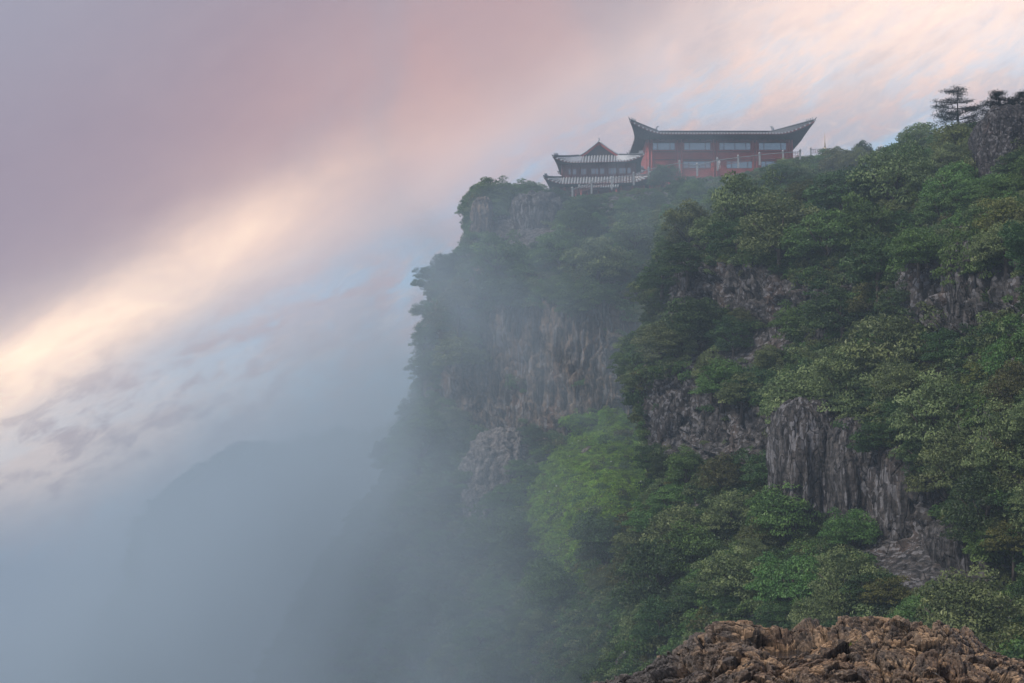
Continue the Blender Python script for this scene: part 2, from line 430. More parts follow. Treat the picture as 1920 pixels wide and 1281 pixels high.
A_cols = [
 [(1370,350,250),(1345,385,235),(1300,480,205),(1300,600,200),(1280,680,195),(1290,820,190),(1260,980,188),(1200,1400,185)],
 [(1335,358,228),(1282,400,196),(1250,480,174),(1252,590,171),(1205,670,163),(1240,800,160),(1255,960,153),(1120,1400,126)],
 [(1400,340,224),(1352,400,186),(1350,490,163),(1350,600,160),(1320,690,151),(1330,850,148),(1330,960,138),(1280,1400,108)],
 [(1470,314,232),(1450,390,179),(1450,500,152),(1450,610,149),(1450,740,138),(1460,900,135),(1460,1010,125),(1440,1400,95)],
 [(1550,320,232),(1550,380,173),(1550,500,144),(1550,600,141),(1560,770,128),(1560,950,125),(1560,1060,114),(1560,1400,88)],
 [(1650,300,215),(1650,370,166),(1650,495,136),(1650,590,133),(1650,800,119),(1650,985,116),(1660,1080,106),(1680,1400,82)],
 [(1760,262,186),(1760,360,151),(1760,490,126),(1760,630,122),(1760,800,112),(1760,1000,110),(1770,1120,98),(1790,1400,78)],
 [(1860,238,165),(1870,370,133),(1870,480,115),(1870,640,112),(1870,780,104),(1870,1080,100),(1880,1160,90),(1900,1400,74)],
 [(1970,235,150),(1980,380,120),(1990,480,105),(1990,640,101),(1990,780,94),(1990,1080,90),(2000,1180,80),(2030,1400,66)],
 [(2130,240,135),(2140,390,105),(2150,490,92),(2150,640,88),(2150,780,82),(2150,1080,78),(2180,1180,70),(2220,1400,58)]]
B_cols = [
 [(935,372,290),(935,440,285),(890,540,280),(880,660,278),(860,780,275),(800,900,270),(700,1040,262),(560,1400,250)],
 [(900,374,244),(897,440,237),(838,540,233),(824,660,231),(800,780,226),(755,900,216),(640,1040,206),(480,1400,190)],
 [(965,368,245),(960,440,233),(950,560,224),(950,680,222),(950,815,219),(930,940,205),(880,1070,190),(800,1400,170)],
 [(1060,378,246),(1060,440,229),(1060,570,216),(1060,690,214),(1060,820,211),(1060,960,190),(1040,1080,178),(1000,1400,152)],
 [(1150,370,245),(1150,440,225),(1150,560,213),(1150,680,210),(1160,795,207),(1150,960,183),(1140,1080,168),(1130,1400,140)],
 [(1240,354,246),(1240,440,226),(1232,560,220),(1222,680,217),(1228,790,212),(1240,950,189),(1260,1080,176),(1290,1400,150)],
 [(1330,334,247),(1330,440,229),(1330,560,224),(1330,680,222),(1335,790,220),(1350,950,200),(1360,1080,190),(1400,1400,170)],
 [(1470,306,249),(1470,420,232),(1470,560,228),(1470,680,226),(1475,790,224),(1480,950,210),(1490,1080,200),(1500,1400,190)],
 [(1610,304,252),(1610,420,236),(1610,560,232),(1610,680,230),(1610,790,228),(1610,950,220),(1610,1080,210),(1610,1400,200)]]
C_sky = [(40,1500),(120,1350),(210,1190),(285,1045),(335,925),(430,872),(520,862),(600,850),(680,825),(760,775),(830,700),(900,620),(980,580)]
C_cols = []
for (x, y) in C_sky:
    y += 25
    C_cols.append([(x, y, 330 - (x - 400) * .02), (x - 8, y + 70, 318), (x - 5, y + 190, 290), (x - 20, y + 420, 260), (x - 60, max(y + 700, 1500), 225)])
MATS = [M_rock, M_flute]
def mat_B(c):
    px, py = proj(c)
    return ((px < 1215) & (py > 500) & (py < 850)).astype(int)
cliff_a, GA = loft('cliff', A_cols, 470, 560, disp_rock(2.4, .9, .7, .5, .30, 1), [M_rock])
cliff_b, GB = loft('cliff', B_cols, 330, 400, disp_rock(2.0, .6, 1.5, 1.1, .2, 50, 1.0, 5.0), MATS, mat_B)
cliff_c, GC = loft('hillside', C_cols, 150, 160, disp_rock(7, 3.0, 1.5, .3, .6, 90), [M_rock], None, -122, 80)

# valley floor
def valley():
    n = 90; xs = np.linspace(-560, 460, n); ys = np.linspace(-60, 560, n)
    X, Y = np.meshgrid(xs, ys, indexing='ij'); p = np.stack([X, Y, 0 * X], -1).reshape(-1, 3)
    p[:, 2] = -112 + 9 * fbm(p / 70, 4, .5, 3)
    m, N, L, B = new_mat('valley_forest'); nn = nd(N, 'ShaderNodeTexNoise', Scale=.12, Detail=8.0); g = N.new('ShaderNodeNewGeometry'); L.new(g.outputs['Position'], nn.inputs['Vector'])
    L.new(ramp_node(N, L, nn.outputs['Fac'], [(.35, (.03, .045, .025)), (.65, (.07, .09, .045))]), B.inputs['Base Color']); B.inputs['Roughness'].default_value = .95
    link('ground', mesh_np('ground', p, grid_faces(n, n)[:, ::-1], m), kind='structure')
valley()

# ------------------------------------------------------------------ separate rock masses
def rock_blob(name, px, py, D, wpx, hpx, depth, mat, seed, sq=2.6, amp=.12, tilt=0, fl=.1, n=110):
    c = P(px, py, D); a = wpx / F * D / 2; h = hpx / F * D / 2
    u = np.linspace(-math.pi, math.pi, n * 2 + 1); v = np.linspace(-math.pi / 2, math.pi / 2, n)
    U, V = np.meshgrid(u, v, indexing='ij')
    def sp(x, e): return np.sign(x) * np.abs(x) ** e
    e = 2 / sq
    X = a * sp(np.cos(V), e * .8) * sp(np.sin(U), e); Y = -depth * sp(np.cos(V), e * .8) * sp(np.cos(U), e); Z = h * sp(np.sin(V), e * .8)
    X = X + Z * math.tan(R(tilt))
    p = np.stack([X, Y, Z], -1).reshape(-1, 3); ctr = p / (np.linalg.norm(p, axis=1, keepdims=True) + 1e-6)
    q = p + c
    s = min(a, depth)
    d = s * amp * 2.2 * fbm(q / (s * 1.1), 4, .55, seed) + s * amp * 1.0 * fbm(q / (s * .3), 3, .6, seed + 4, True)
    d += s * fl * .45 * fbm(q * (1.6 / s * 2, 1.6 / s * 2, .5 / s), 3, .5, seed + 8, True)
    w1, w2 = worley(q / (s * .42) * (1, 1, .25), seed + 2); d += s * .11 * np.clip((w2 - w1) * 2, 0, 1)
    w1, w2 = worley(q / .8 * (1, 1, .5), seed + 3); d += .16 * np.clip((w2 - w1) * 1.6, 0, 1)
    d += .10 * fbm(q / .35, 2, .5, seed + 40)
    q = q + ctr * d[:, None]
    return link(name, mesh_np(name, q, grid_faces(n * 2 + 1, n), mat, True), kind='structure')
M_pillar = rock_material('pillar_rock', 1.3, cols=((.022, .021, .022), (.062, .056, .055), (.125, .113, .108)), lichen=.45, rust=.12, vertical=4, bump=.7, streak=True)
rock_blob('rock_tower', 1893, 314, 138, 110, 205, 5.0, M_tower, 3, 3.2, .10)
rock_blob('rock_tower', 1985, 312, 134, 130, 240, 6.0, M_tower, 13, 3.2, .10)
rock_blob('rock_outcrop', 1008, 436, 240, 105, 130, 6.5, M_pillar, 5, 3.0, .07, fl=.04)
rock_blob('rock_outcrop', 905, 470, 238, 46, 190, 4, M_flute, 6, 3, .12)
rock_blob('rock_outcrop', 938, 884, 213, 122, 130, 5.5, M_pale, 7, 2.6, .16, 0, fl=.04)
rock_blob('rock_outcrop', 905, 985, 206, 74, 130, 4.5, M_pale, 8, 2.6, .2, 0)
rock_blob('rock_pillar', 1508, 890, 126, 112, 260, 4.0, M_pillar, 21, 3.4, .06)
rock_blob('rock_pillar', 1602, 912, 121.5, 90, 250, 3.4, M_pillar, 22, 3.2, .07, -2)
rock_blob('rock_pillar', 1697, 950, 117, 118, 230, 3.8, M_pillar, 23, 3.2, .08)
rock_blob('rock_pillar', 1800, 1060, 106, 90, 150, 3.2, M_pillar, 24, 3, .12, -8)
rock_blob('rock_pillar', 1830, 560, 118.5, 110, 200, 3.0, M_pillar, 25, 3, .12)
rock_blob('rock_pillar', 1735, 560, 125.5, 80, 160, 2.6, M_rock, 26, 3, .12)
rock_blob('rock_pillar', 1310, 545, 167, 110, 150, 3.4, M_pillar, 27, 3, .12)
rock_blob('rock_pillar', 1430, 555, 156, 90, 130, 3.4, M_pillar, 28, 3, .12)
rock_blob('rock_pillar', 1285, 800, 156, 110, 180, 4, M_rock, 29, 3, .12, 12)

# ------------------------------------------------------------------ foliage prototypes
def leaf_cloud(n_clump, n_leaf, clump_r, leaf, kind, flat=.7, seed=0, under=.25, elong=1.9, jit=.6):
    """leaf faces on the skins of many small clumps that are spread over a dome; unit radius"""
    g = np.random.default_rng(seed)
    cs = []
    k = 0
    ph = g.random() * 6.28
    lob = g.normal(size=(3,)) * .12
    while len(cs) < n_clump and k < 20000:
        k += 1
        v = g.normal(size=3); v /= np.linalg.norm(v)
        if v[2] < -under: continue
        rr = (1 - clump_r * .8) * (g.random() ** .22)
        az = math.atan2(v[1], v[0])
        rr *= 1 + .16 * math.sin(2 * az + ph) + lob[0] * math.sin(3 * az + ph * 2) + .1 * g.normal()
        c = v * rr; c[2] *= flat
        if any(((c - q[0]) ** 2).sum() < (clump_r * .62) ** 2 for q in cs[-60:]): continue
        cs.append((c, clump_r * g.uniform(.65, 1.2)))
    V = []; T = []
    for c, r in cs:
        m_ = int(n_leaf * (r / clump_r) ** 2)
        d = g.normal(size=(m_, 3)); d[:, 2] = np.abs(d[:, 2]) * 1.0 - .35 * (g.random(m_) < .45) * np.abs(d[:, 2]) * 2
        d /= np.linalg.norm(d, axis=1, keepdims=True)
        pos = c + d * (1, 1, .75) * r * g.uniform(.7, 1.08, (m_, 1))
        nrm = d + jit * .75 * g.normal(size=(m_, 3)); nrm /= np.linalg.norm(nrm, axis=1, keepdims=True)
        ax = np.cross(nrm, g.normal(size=(m_, 3))); ax /= np.linalg.norm(ax, axis=1, keepdims=True)
        bx = np.cross(nrm, ax)
        L_ = leaf * g.uniform(.7, 1.35, (m_, 1))
        droop = nrm * L_ * .18
        q = np.stack([pos - ax * L_ * .5 - droop, pos + bx * L_ * .5 / elong, pos + ax * L_ * .5 - droop, pos - bx * L_ * .5 / elong], 1)
        V.append(q.reshape(-1, 3))
        base = g.normal() * .17 + .46
        T.append(np.repeat(np.clip(base + g.normal(size=m_) * .12, 0, 1), 4))
    V = np.concatenate(V); T = np.concatenate(T)
    me = mesh_np('leaves', V, np.arange(len(V)).reshape(-1, 4), M_leaf[kind], False)
    a = me.attributes.new('tint', 'FLOAT', 'POINT'); a.data.foreach_set('value', T.astype(np.float32))
    return me
def trunk_mesh(seed, h=1.0, flat=.7):
    g = random.Random(seed); mb = MB()
    mb.tube([(0, 0, -1.1), (.03, .02, -.5), (-.02, .03, 0), (.03, 0, .3)], [.085, .06, .045, .02], 7)
    for k in range(7):
        a = k * 2.4 + g.random(); z0 = -.45 + .08 * k; r = g.uniform(.5, .8)
        mb.tube([(0, 0, z0), (math.cos(a) * r * .5, math.sin(a) * r * .5, z0 + .25), (math.cos(a) * r, math.sin(a) * r, min(z0 + .6, .5 * flat))], [.035, .022, .008], 5)
    return mb.mesh('trunk', M_bark, True)
CROWNS = {}
for kind in ('rhodo', 'green', 'dark', 'yellow', 'olive'):
    CROWNS[kind] = [leaf_cloud(64, 120, .28, .072, kind, .86, 100 + i * 7 + len(kind), .6) for i in range(2)] if kind in ('rhodo', 'green', 'dark') else \
                   [leaf_cloud(60, 90, .26, .08, kind, .8, 140 + len(kind), .35)]
LOOSE = [leaf_cloud(46, 60, .2, .07, 'green', .95, 300 + i, .6, jit=.9) for i in range(2)]
TRUNKS = [trunk_mesh(i) for i in range(3)]
CLUMPS = {k: [leaf_cloud(11, 42, .48, .19, k, .75, 400 + i * 3 + len(k), .3, jit=.7) for i in range(2)] for k in ('rhodo', 'green', 'dark', 'yellow', 'olive', 'meadow')}
print('crown tris', len(CROWNS['rhodo'][0].polygons) * 2, 'clump', len(CLUMPS['dark'][0].polygons) * 2)

# ------------------------------------------------------------------ masks (design of rock and cover on the slopes)
def inside(px, py, poly):
    px = np.atleast_1d(px); py = np.atleast_1d(py); r = np.zeros(len(px), bool)
    n = len(poly)
    for i in range(n):
        x1, y1 = poly[i]; x2, y2 = poly[(i + 1) % n]
        c = ((y1 > py) != (y2 > py)) & (px < (x2 - x1) * (py - y1) / (y2 - y1 + 1e-9) + x1)
        r ^= c
    return r
ROCK = [
 [(1252,505),(1330,488),(1420,500),(1515,540),(1600,560),(1500,600),(1480,640),(1400,600),(1330,580),(1262,575)],
 [(1690,510),(1760,490),(1800,500),(1925,480),(1925,605),(1850,600),(1790,650),(1760,660),(1700,580)],
 [(1290,655),(1400,635),(1475,610),(1490,660),(1410,700),(1370,730),(1290,715)],
 [(1205,715),(1290,720),(1380,745),(1460,770),(1455,900),(1400,860),(1330,880),(1235,850),(1210,800)],
 [(1450,780),(1560,800),(1650,830),(1730,880),(1770,930),(1760,1010),(1650,1010),(1560,985),(1500,925),(1452,920)],
 [(1600,1020),(1700,1000),(1800,990),(1890,1080),(1880,1130),(1700,1140),(1640,1090)],
 [(1845,205),(1925,205),(1925,365),(1880,350),(1850,300)],
]
ROCKB = [
 [(900,560),(960,565),(1080,590),(1150,575),(1205,600),(1200,700),(1222,770),(1150,800),(1090,815),(1000,832),(880,800),(835,760),(818,660),(900,640)],
 [(955,395),(1058,380),(1055,440),(985,470),(930,480),(890,560),(880,520),(900,450)],
 [(880,840),(925,815),(1000,830),(960,940),(930,960),(940,1030),(880,1060),(870,930)],
]
MEADOW = [(1005,880),(1075,810),(1170,782),(1225,785),(1250,880),(1200,965),(1110,985),(1110,1000),(1095,1110),(1030,1100),(985,990),(975,930)]
def rockmask(px, py, polys):
    r = np.zeros(len(px), bool)
    for p in polys: r |= inside(px, py, p)
    return r

bv = []
for o in (cliff_a, cliff_b, cliff_c):
    me = o.data; co = np.zeros(len(me.vertices) * 3, np.float32); me.vertices.foreach_get('co', co)
    fc = np.zeros(len(me.polygons) * 4, np.int32); me.loops.foreach_get('vertex_index', fc)
    bv.append(BVHTree.FromPolygons(co.reshape(-1, 3).tolist(), fc.reshape(-1, 4).tolist()))
def hit(px, py, which=(0, 1, 2)):
    d = Vector(P(px, py, 1.0)).normalized(); best = None
    for w in which:
        h = bv[w].ray_cast(Vector((0, 0, 0)), d)
        if h[0] is not None and (best is None or h[3] < best[3]): best = (*h[:3], h[3], w)
    return best

# ------------------------------------------------------------------ undergrowth (uncountable cover): points + instances
def scatter_stuff(name, pts, scl, kinds, protos, label, cat, zstretch=1.0):
    """one object of kind stuff; instances of small leafy clumps on its points"""
    pc = bpy.data.collections.new(name + '_source')
    for i, me in enumerate(protos):
        pc.objects.link(bpy.data.objects.new('%s_sprig_%02d' % (name, i), me))
    n = len(pts)
    me = bpy.data.meshes.new(name); me.vertices.add(n); me.vertices.foreach_set('co', np.asarray(pts, np.float32).ravel())
    a = me.attributes.new('scl', 'FLOAT', 'POINT'); a.data.foreach_set('value', np.asarray(scl, np.float32))
    a = me.attributes.new('pick', 'INT', 'POINT'); a.data.foreach_set('value', np.asarray(kinds, np.int32))
    rot = np.stack([rng.normal(0, .25, n), rng.normal(0, .25, n), rng.random(n) * 6.283], 1)
    a = me.attributes.new('rot', 'FLOAT_VECTOR', 'POINT'); a.data.foreach_set('vector', rot.astype(np.float32).ravel())
    o = link(name, me, kind='stuff', label=label, category=cat)
    ng = bpy.data.node_groups.new(name + '_scatter', 'GeometryNodeTree')
    ng.interface.new_socket('Geometry', in_out='INPUT', socket_type='NodeSocketGeometry')
    ng.interface.new_socket('Geometry', in_out='OUTPUT', socket_type='NodeSocketGeometry')
    N = ng.nodes; L = ng.links
    gi = N.new('NodeGroupInput'); go = N.new('NodeGroupOutput')
    ci = N.new('GeometryNodeCollectionInfo'); ci.inputs['Collection'].default_value = pc
    ci.inputs['Separate Children'].default_value = True; ci.inputs['Reset Children'].default_value = True
    ip = N.new('GeometryNodeInstanceOnPoints'); ip.inputs['Pick Instance'].default_value = True
    def attr(nm, t):
        q = N.new('GeometryNodeInputNamedAttribute'); q.data_type = t; q.inputs['Name'].default_value = nm
        return [s for s in q.outputs if s.enabled and s.name == 'Attribute'][0]
    L.new(gi.outputs[0], ip.inputs['Points']); L.new(ci.outputs[0], ip.inputs['Instance'])
    L.new(attr('pick', 'INT'), ip.inputs['Instance Index'])
    e2r = N.new('FunctionNodeEulerToRotation'); L.new(attr('rot', 'FLOAT_VECTOR'), e2r.inputs[0]); L.new(e2r.outputs[0], ip.inputs['Rotation'])
    cx = N.new('ShaderNodeCombineXYZ'); sc = attr('scl', 'FLOAT')
    mz = N.new('ShaderNodeMath'); mz.operation = 'MULTIPLY'; mz.inputs[1].default_value = zstretch; L.new(sc, mz.inputs[0])
    L.new(sc, cx.inputs[0]); L.new(sc, cx.inputs[1]); L.new(mz.outputs[0], cx.inputs[2]); L.new(cx.outputs[0], ip.inputs['Scale'])
    L.new(ip.outputs[0], go.inputs[0])
    md = o.modifiers.new('scatter', 'NODES'); md.node_group = ng
    return o
def sample_grid(G, n, frame=(-150, 2080, 150, 1330)):
    """area-weighted points on a lofted sheet"""
    a, b, c, d = G[:-1, :-1], G[:-1, 1:], G[1:, 1:], G[1:, :-1]
    ar = np.linalg.norm(np.cross(c - a, d - b), axis=2).ravel() * .5
    cen = ((a + b + c + d) / 4).reshape(-1, 3); px, py = proj(cen)
    ok = (px > frame[0]) & (px < frame[1]) & (py > frame[2]) & (py < frame[3])
    nrm = np.cross(c - a, d - b).reshape(-1, 3); nrm /= (np.linalg.norm(nrm, axis=1, keepdims=True) + 1e-9)
    nrm *= np.where(nrm[:, 1:2] > 0, -1, 1)
    w = ar * ok; w /= w.sum()
    idx = rng.choice(len(w), n, p=w)
    fu, fv = rng.random((n, 1)), rng.random((n, 1))
    A_, B_, C_, D_ = (q.reshape(-1, 3)[idx] for q in (a, b, c, d))
    pt = (A_ * (1 - fu) + D_ * fu) * (1 - fv) + (B_ * (1 - fu) + C_ * fu) * fv
    return pt, nrm[idx], float((ar * ok).sum())
PK = ['rhodo', 'green', 'dark', 'yellow', 'olive']
protos = [m_ for k in PK for m_ in CLUMPS[k]]
def cover(G, n, polys, weights, size, seed, name, label, leakrock=.03, extra=None):
    pt, nr, area = sample_grid(G, n)
    px, py = proj(pt)
    jit = 16 * fbm(pt / 2.5, 2, .5, seed + 3)
    rk = rockmask(px + jit, py + jit, polys)
    patch = fbm(pt / 3.0, 3, .5, seed)
    keep = ~rk | ((rng.random(len(px)) < leakrock * 2) & (patch > .15))
    if extra is not None: keep &= ~extra(px, py)
    # thin cover on the steepest faces
    keep &= (rng.random(len(px)) < np.clip(.6 + 1.2 * nr[:, 2] + .6 * patch, .35, 1))
    pt, nr, patch, px, py = pt[keep], nr[keep], patch[keep], px[keep], py[keep]
    w = weights(px, py, patch)                       # (n, len(PK))
    cw = np.cumsum(w, 1); r = rng.random((len(px), 1)) * cw[:, -1:]
    k = (r > cw).sum(1); pick = k * 2 + rng.integers(0, 2, len(k))
    s = size(px, py) * rng.uniform(.55, 1.35, len(px))
    pt = pt + nr * (s * .25)[:, None]
    return scatter_stuff(name, pt, s, pick, protos, label, 'undergrowth')
def wA(px, py, patch):
    w = np.zeros((len(px), 5)); hue = np.clip(patch * 2 + .5, 0, 1)
    w[:, 0] = .5 + .8 * hue; w[:, 1] = .7 * (1 - hue) + .3; w[:, 2] = 1.2; w[:, 3] = .04; w[:, 4] = .10
    up = py < 430; w[up, 1] += .8; w[up, 2] *= .5; w[up, 3] += .15
    lo = (py > 1000); w[lo, 1] += .5
    return w
def wB(px, py, patch):
    w = np.zeros((len(px), 5)); w[:, 0] = .5; w[:, 1] = 1.5; w[:, 2] = .3; w[:, 3] = .22; w[:, 4] = .05
    yl = (px < 930) & (py > 520) & (py < 720); w[yl, 3] += 2.2
    tp = (px > 1060) & (px < 1230) & (py < 400); w[tp, 3] += .8; w[tp, 2] = .1
    y2 = (px > 1030) & (px < 1120) & (py > 480) & (py < 600); w[y2, 3] += 1.0
    return w
cover(GA, 30000, ROCK, wA, lambda x, y: np.where((y < 345) & (x < 1500), .65, 1.0), 5, 'undergrowth', 'dense dark green shrubs covering the near cliff on the right')
inm = lambda px, py: inside(px + rng.normal(0, 16, len(px)), py + rng.normal(0, 16, len(px)), MEADOW) & (rng.random(len(px)) < .93)
cover(GB, 26000, ROCKB, wB, lambda x, y: np.where((y < 400) & (x > 1020), .55, 1.25), 6, 'undergrowth', 'misty green shrubs covering the slope below the temple halls', extra=inm)
cover(GC, 9000, [], wB, lambda x, y: 3.2 + 0 * x, 7, 'undergrowth', 'fog veiled woodland covering the distant left hillside')
# meadow
def meadow():
    pt, nr, _ = sample_grid(GB, 22000, (930, 1280, 750, 1150)); px, py = proj(pt)
    j = 40 * fbm(pt / 3.0, 3, .6, 77) + rng.normal(0, 7, len(pt)); k = inside(px + j, py + j, MEADOW)
    pt, nr = pt[k], nr[k]
    s = rng.uniform(.5, 1.5, len(pt)) * (.75 + .5 * fbm(pt / 2.2, 2, .5, 91))
    pk = np.where(rng.random(len(pt)) < .04 + .14 * (fbm(pt / 2.0, 2, .5, 95) > .12), 2 + rng.integers(0, 4, len(pt)), rng.integers(0, 2, len(pt)))
    scatter_stuff('meadow', pt + nr * (.7 * fbm(pt / 2.8, 2, .5, 92))[:, None], s, pk, CLUMPS['meadow'] + CLUMPS['green'] + CLUMPS['yellow'], 'bright green leafy meadow at the foot of the fluted cliff', 'meadow')
    # white umbels
    f = MB(); f.lathe((0, 0, 0), [(.02, 0), (.16, .05), (.13, .12), (.02, .15)], 6)
    wf = f.mesh('flower', plain('white_petals', (.8, .8, .78), .6, .1))
    i = rng.choice(len(pt), 50, replace=False)
    scatter_stuff('white_flowers', pt[i] + nr[i] * .55, rng.uniform(.4, .8, 50), np.zeros(50), [wf], 'tiny white flower heads dotted over the green meadow', 'flowers')
meadow()

# ------------------------------------------------------------------ individual trees
def tree(name, px, py, wpx, kind, label, cat='tree', group=None, hr=1.0, dz=.0, which=(0, 1, 2), D=None, loose=False, var=0):
    if D is None:
        h = hit(px, py + wpx * .25, which)
        if h is None: return None
        base = np.array(h[0]); nrm = np.array(h[1]); D = base[1]
        if nrm[1] > 0: nrm = -nrm
        r = wpx / F * D / 2
        c = base + nrm * r * .35 + np.array((0, -r * .15, r * .2 + dz))
    else:
        c = P(px, py, D); r = wpx / F * D / 2
    e = empty(name, tuple(c), rng.random() * 6.28, label, cat, group)
    e.scale = (r * rng.uniform(.85, 1.15), r * rng.uniform(.85, 1.15), r * hr)
    lst = LOOSE if loose else CROWNS[kind]
    cr = link('crown', lst[var % len(lst)], e)
    tr = link('trunk', TRUNKS[var % 3], e)
    return e
T = [
 # upper slope of the near cliff
 (1400,405,150,'rhodo','wide rounded grey-green tree on the upper right slope, right of the misty gully'),
 (1300,432,100,'rhodo','grey-green domed tree at the very edge of the near cliff beside the misty gully'),
 (1290,490,80,'dark','dark bush hanging below the domed tree at the gully edge'),
 (1470,440,150,'rhodo','broad dome tree at the brow above the grey rock face, centre of the near cliff'),
 (1545,455,120,'green','green bushy tree right of the broad dome tree on the brow'),
 (1620,430,120,'green','fresh green spreading tree on the middle of the brow'),
 (1690,350,130,'rhodo','low wide dome of grey-brown green leaves on the high slope under the skyline'),
 (1660,480,110,'dark','dark green tree drooping over the top of the right rock face'),
 (1740,455,120,'green','bright green tree on the brow above the right rock face'),
 (1700,520,80,'dark','small dark bush clinging in the notch of the right rock face'),
 (1815,462,135,'green','leafy green tree overhanging the lichen speckled rock at right'),
 (1895,420,110,'yellow','yellow-green tree just below the rock tower at the right edge'),
 (1800,365,120,'green','green tree on the slope left of the foot of the rock tower'),
 (1580,375,120,'dark','dark mounded tree high on the slope midway between hall and rock tower'),
 (1352,392,74,'green','misty green tree on the slope just below the stone balustrade'),
 (1790,280,100,'yellow','yellowish green shrub mound under the layered fir on the skyline','shrub'),
 (1705,322,110,'green','rounded shrub on the skyline left of the layered fir','shrub'),
 (1245,338,56,'dark','dark rounded shrub hiding the left corner of the red hall','shrub'),
 # ledge trees in the middle of the near cliff
 (1660,645,190,'rhodo','largest pale domed tree on the ledge in the middle of the near cliff'),
 (1600,715,120,'rhodo','domed tree tucked below left of the largest ledge tree'),
 (1690,730,110,'rhodo','pale domed tree directly under the largest ledge tree'),
 (1510,735,150,'rhodo','pale grey-green tree at the left end of the big ledge group'),
 (1400,728,76,'rhodo','small pale cushion shaped tree standing alone on the rock left of the ledge group'),
 (1330,690,80,'rhodo','small tree on the rock above the rust stained face'),
 (1230,640,86,'rhodo','pale tree jutting left over the gully halfway up the near cliff'),
 (1300,610,110,'dark','dark tree on the sloping shelf under the left grey rock face'),
 (1380,635,80,'dark','dark shrub at the lower end of the sloping shelf','shrub'),
 (1770,760,150,'rhodo','olive domed tree right of the ledge group'),
 (1590,590,110,'dark','dark tree at the foot of the middle rock face'),
 (1640,560,90,'olive','brownish green tree above the largest ledge tree'),
 (1870,650,120,'green','bright green bush at the right edge under the lichen speckled rock'),
 (1830,700,80,'yellow','yellow-green spray of leaves left under the bright bush at the right edge'),
 (1900,730,90,'olive','brownish olive bush at the right edge below the bright green bush'),
 (1880,830,140,'rhodo','pale leafed tree at the right edge halfway down'),
 (1800,850,120,'rhodo','grey-green tree left of the pale tree at the right edge'),
 (1730,850,100,'dark','dark tree above the third rock pillar'),
 (1560,800,70,'dark','dark bush in the crack between the first two rock pillars','bush'),
 (1660,800,90,'dark','shaded tree above the second rock pillar'),
 (1850,930,130,'dark','dark tree at right beside the top of the lowest rock face'),
 (1900,1000,90,'yellow','yellow-green bush at the right edge near the foot of the cliff'),
 # lower forest
 (1355,900,90,'olive','brownish cushion crowned tree below the rust stained face'),
 (1290,880,80,'green','teal green tree left of the brownish cushion tree'),
 (1275,925,76,'green','misty green tree at the foot of the dark cleft'),
 (1390,960,100,'rhodo','grey-green domed tree below right of the brownish cushion tree'),
 (1420,1010,80,'olive','ochre tinged tree low between the domed tree and the dark green tree'),
 (1490,965,120,'green','deep green tree at the foot of the first rock pillar'),
 (1600,1000,90,'green','green tree at the foot of the second rock pillar'),
 (1290,1000,130,'rhodo','large misty domed tree in the lower forest'),
 (1250,1090,130,'dark','dark misty tree lowest on the left of the near forest'),
 (1380,1090,120,'rhodo','olive tree above the left shoulder of the brown ledge'),
 (1500,1100,130,'green','bushy green tree rising behind the brown ledge'),
 (1590,1110,130,'rhodo','light green twiggy tree behind the middle of the brown ledge'),
 (1670,1120,90,'yellow','yellow-green tree behind the middle of the brown ledge'),
 (1740,1130,70,'green','bright green bush behind the right part of the brown ledge'),
 (1860,1120,110,'green','green leafy bush behind the right end of the brown ledge'),
 (1905,1170,80,'yellow','pale green sapling at the right edge just above the brown ledge'),
 # temple buttress
 (945,480,96,'green','dark green tree across the middle of the temple buttress under the smooth rock dome'),
 (1040,470,96,'green','light misty tree right of the dark green tree on the temple buttress'),
 (1112,398,56,'dark','small dark tree on the bright slope below the stone balustrade'),
 (1130,500,110,'rhodo','misty tree on the gully side of the temple buttress'),
 (1080,540,90,'green','misty shrub at the top edge of the fluted cliff','shrub'),
 (970,545,90,'dark','dark shrub mass above the left part of the fluted cliff','shrub'),
 (1190,440,90,'green','foggy tree in the upper gully below the hall'),
 (865,655,96,'yellow','yellow-green tree clinging to the left end of the fluted cliff'),
 (870,560,90,'yellow','yellow-green hanging bush on the left edge above the fluted cliff','bush'),
 (1232,862,74,'dark','dark bushy tree at the right corner of the green meadow'),
 (945,1000,110,'green','rounded misty tree below the green meadow'),
 (1140,1010,100,'dark','dark misty tree right below the green meadow'),
 (1050,1095,110,'green','misty green tree in the lower middle forest'),
 (800,820,100,'green','faint green tree on the foggy slope left of the pale outcrop'),
]
for i, t in enumerate(T):
    t = (t[0], t[1], t[2] * 1.18, *t[3:])
    tree('bush' if (len(t) > 5 and t[5] == 'bush') else ('shrub' if len(t) > 5 else 'tree'), t[0], t[1], t[2], t[3], t[4], t[5] if len(t) > 5 else 'tree', None, rng.uniform(.95, 1.2), var=i)
tree('tree', 938, 384, 116, 'green', 'thin leaved tree on the left tip of the temple cliff against the sky', D=242, hr=.75, var=1)
tree('tree', 988, 368, 66, 'green', 'small airy tree left of the tiled two-tier hall', D=246, hr=.6, loose=True)
tree('tree', 846, 516, 112, 'green', 'grey misty tree leaning out over the left edge of the cliff', D=234, hr=.75, var=1)
tree('bush', 884, 472, 46, 'green', 'little bush sticking out of the left cliff edge above the misty tree', 'bush', D=238, hr=.9, loose=True)
tree('shrub', 1045, 372, 66, 'dark', 'dark shrub on top of the smooth rock dome below the tiled hall', 'shrub', D=241, hr=.7)
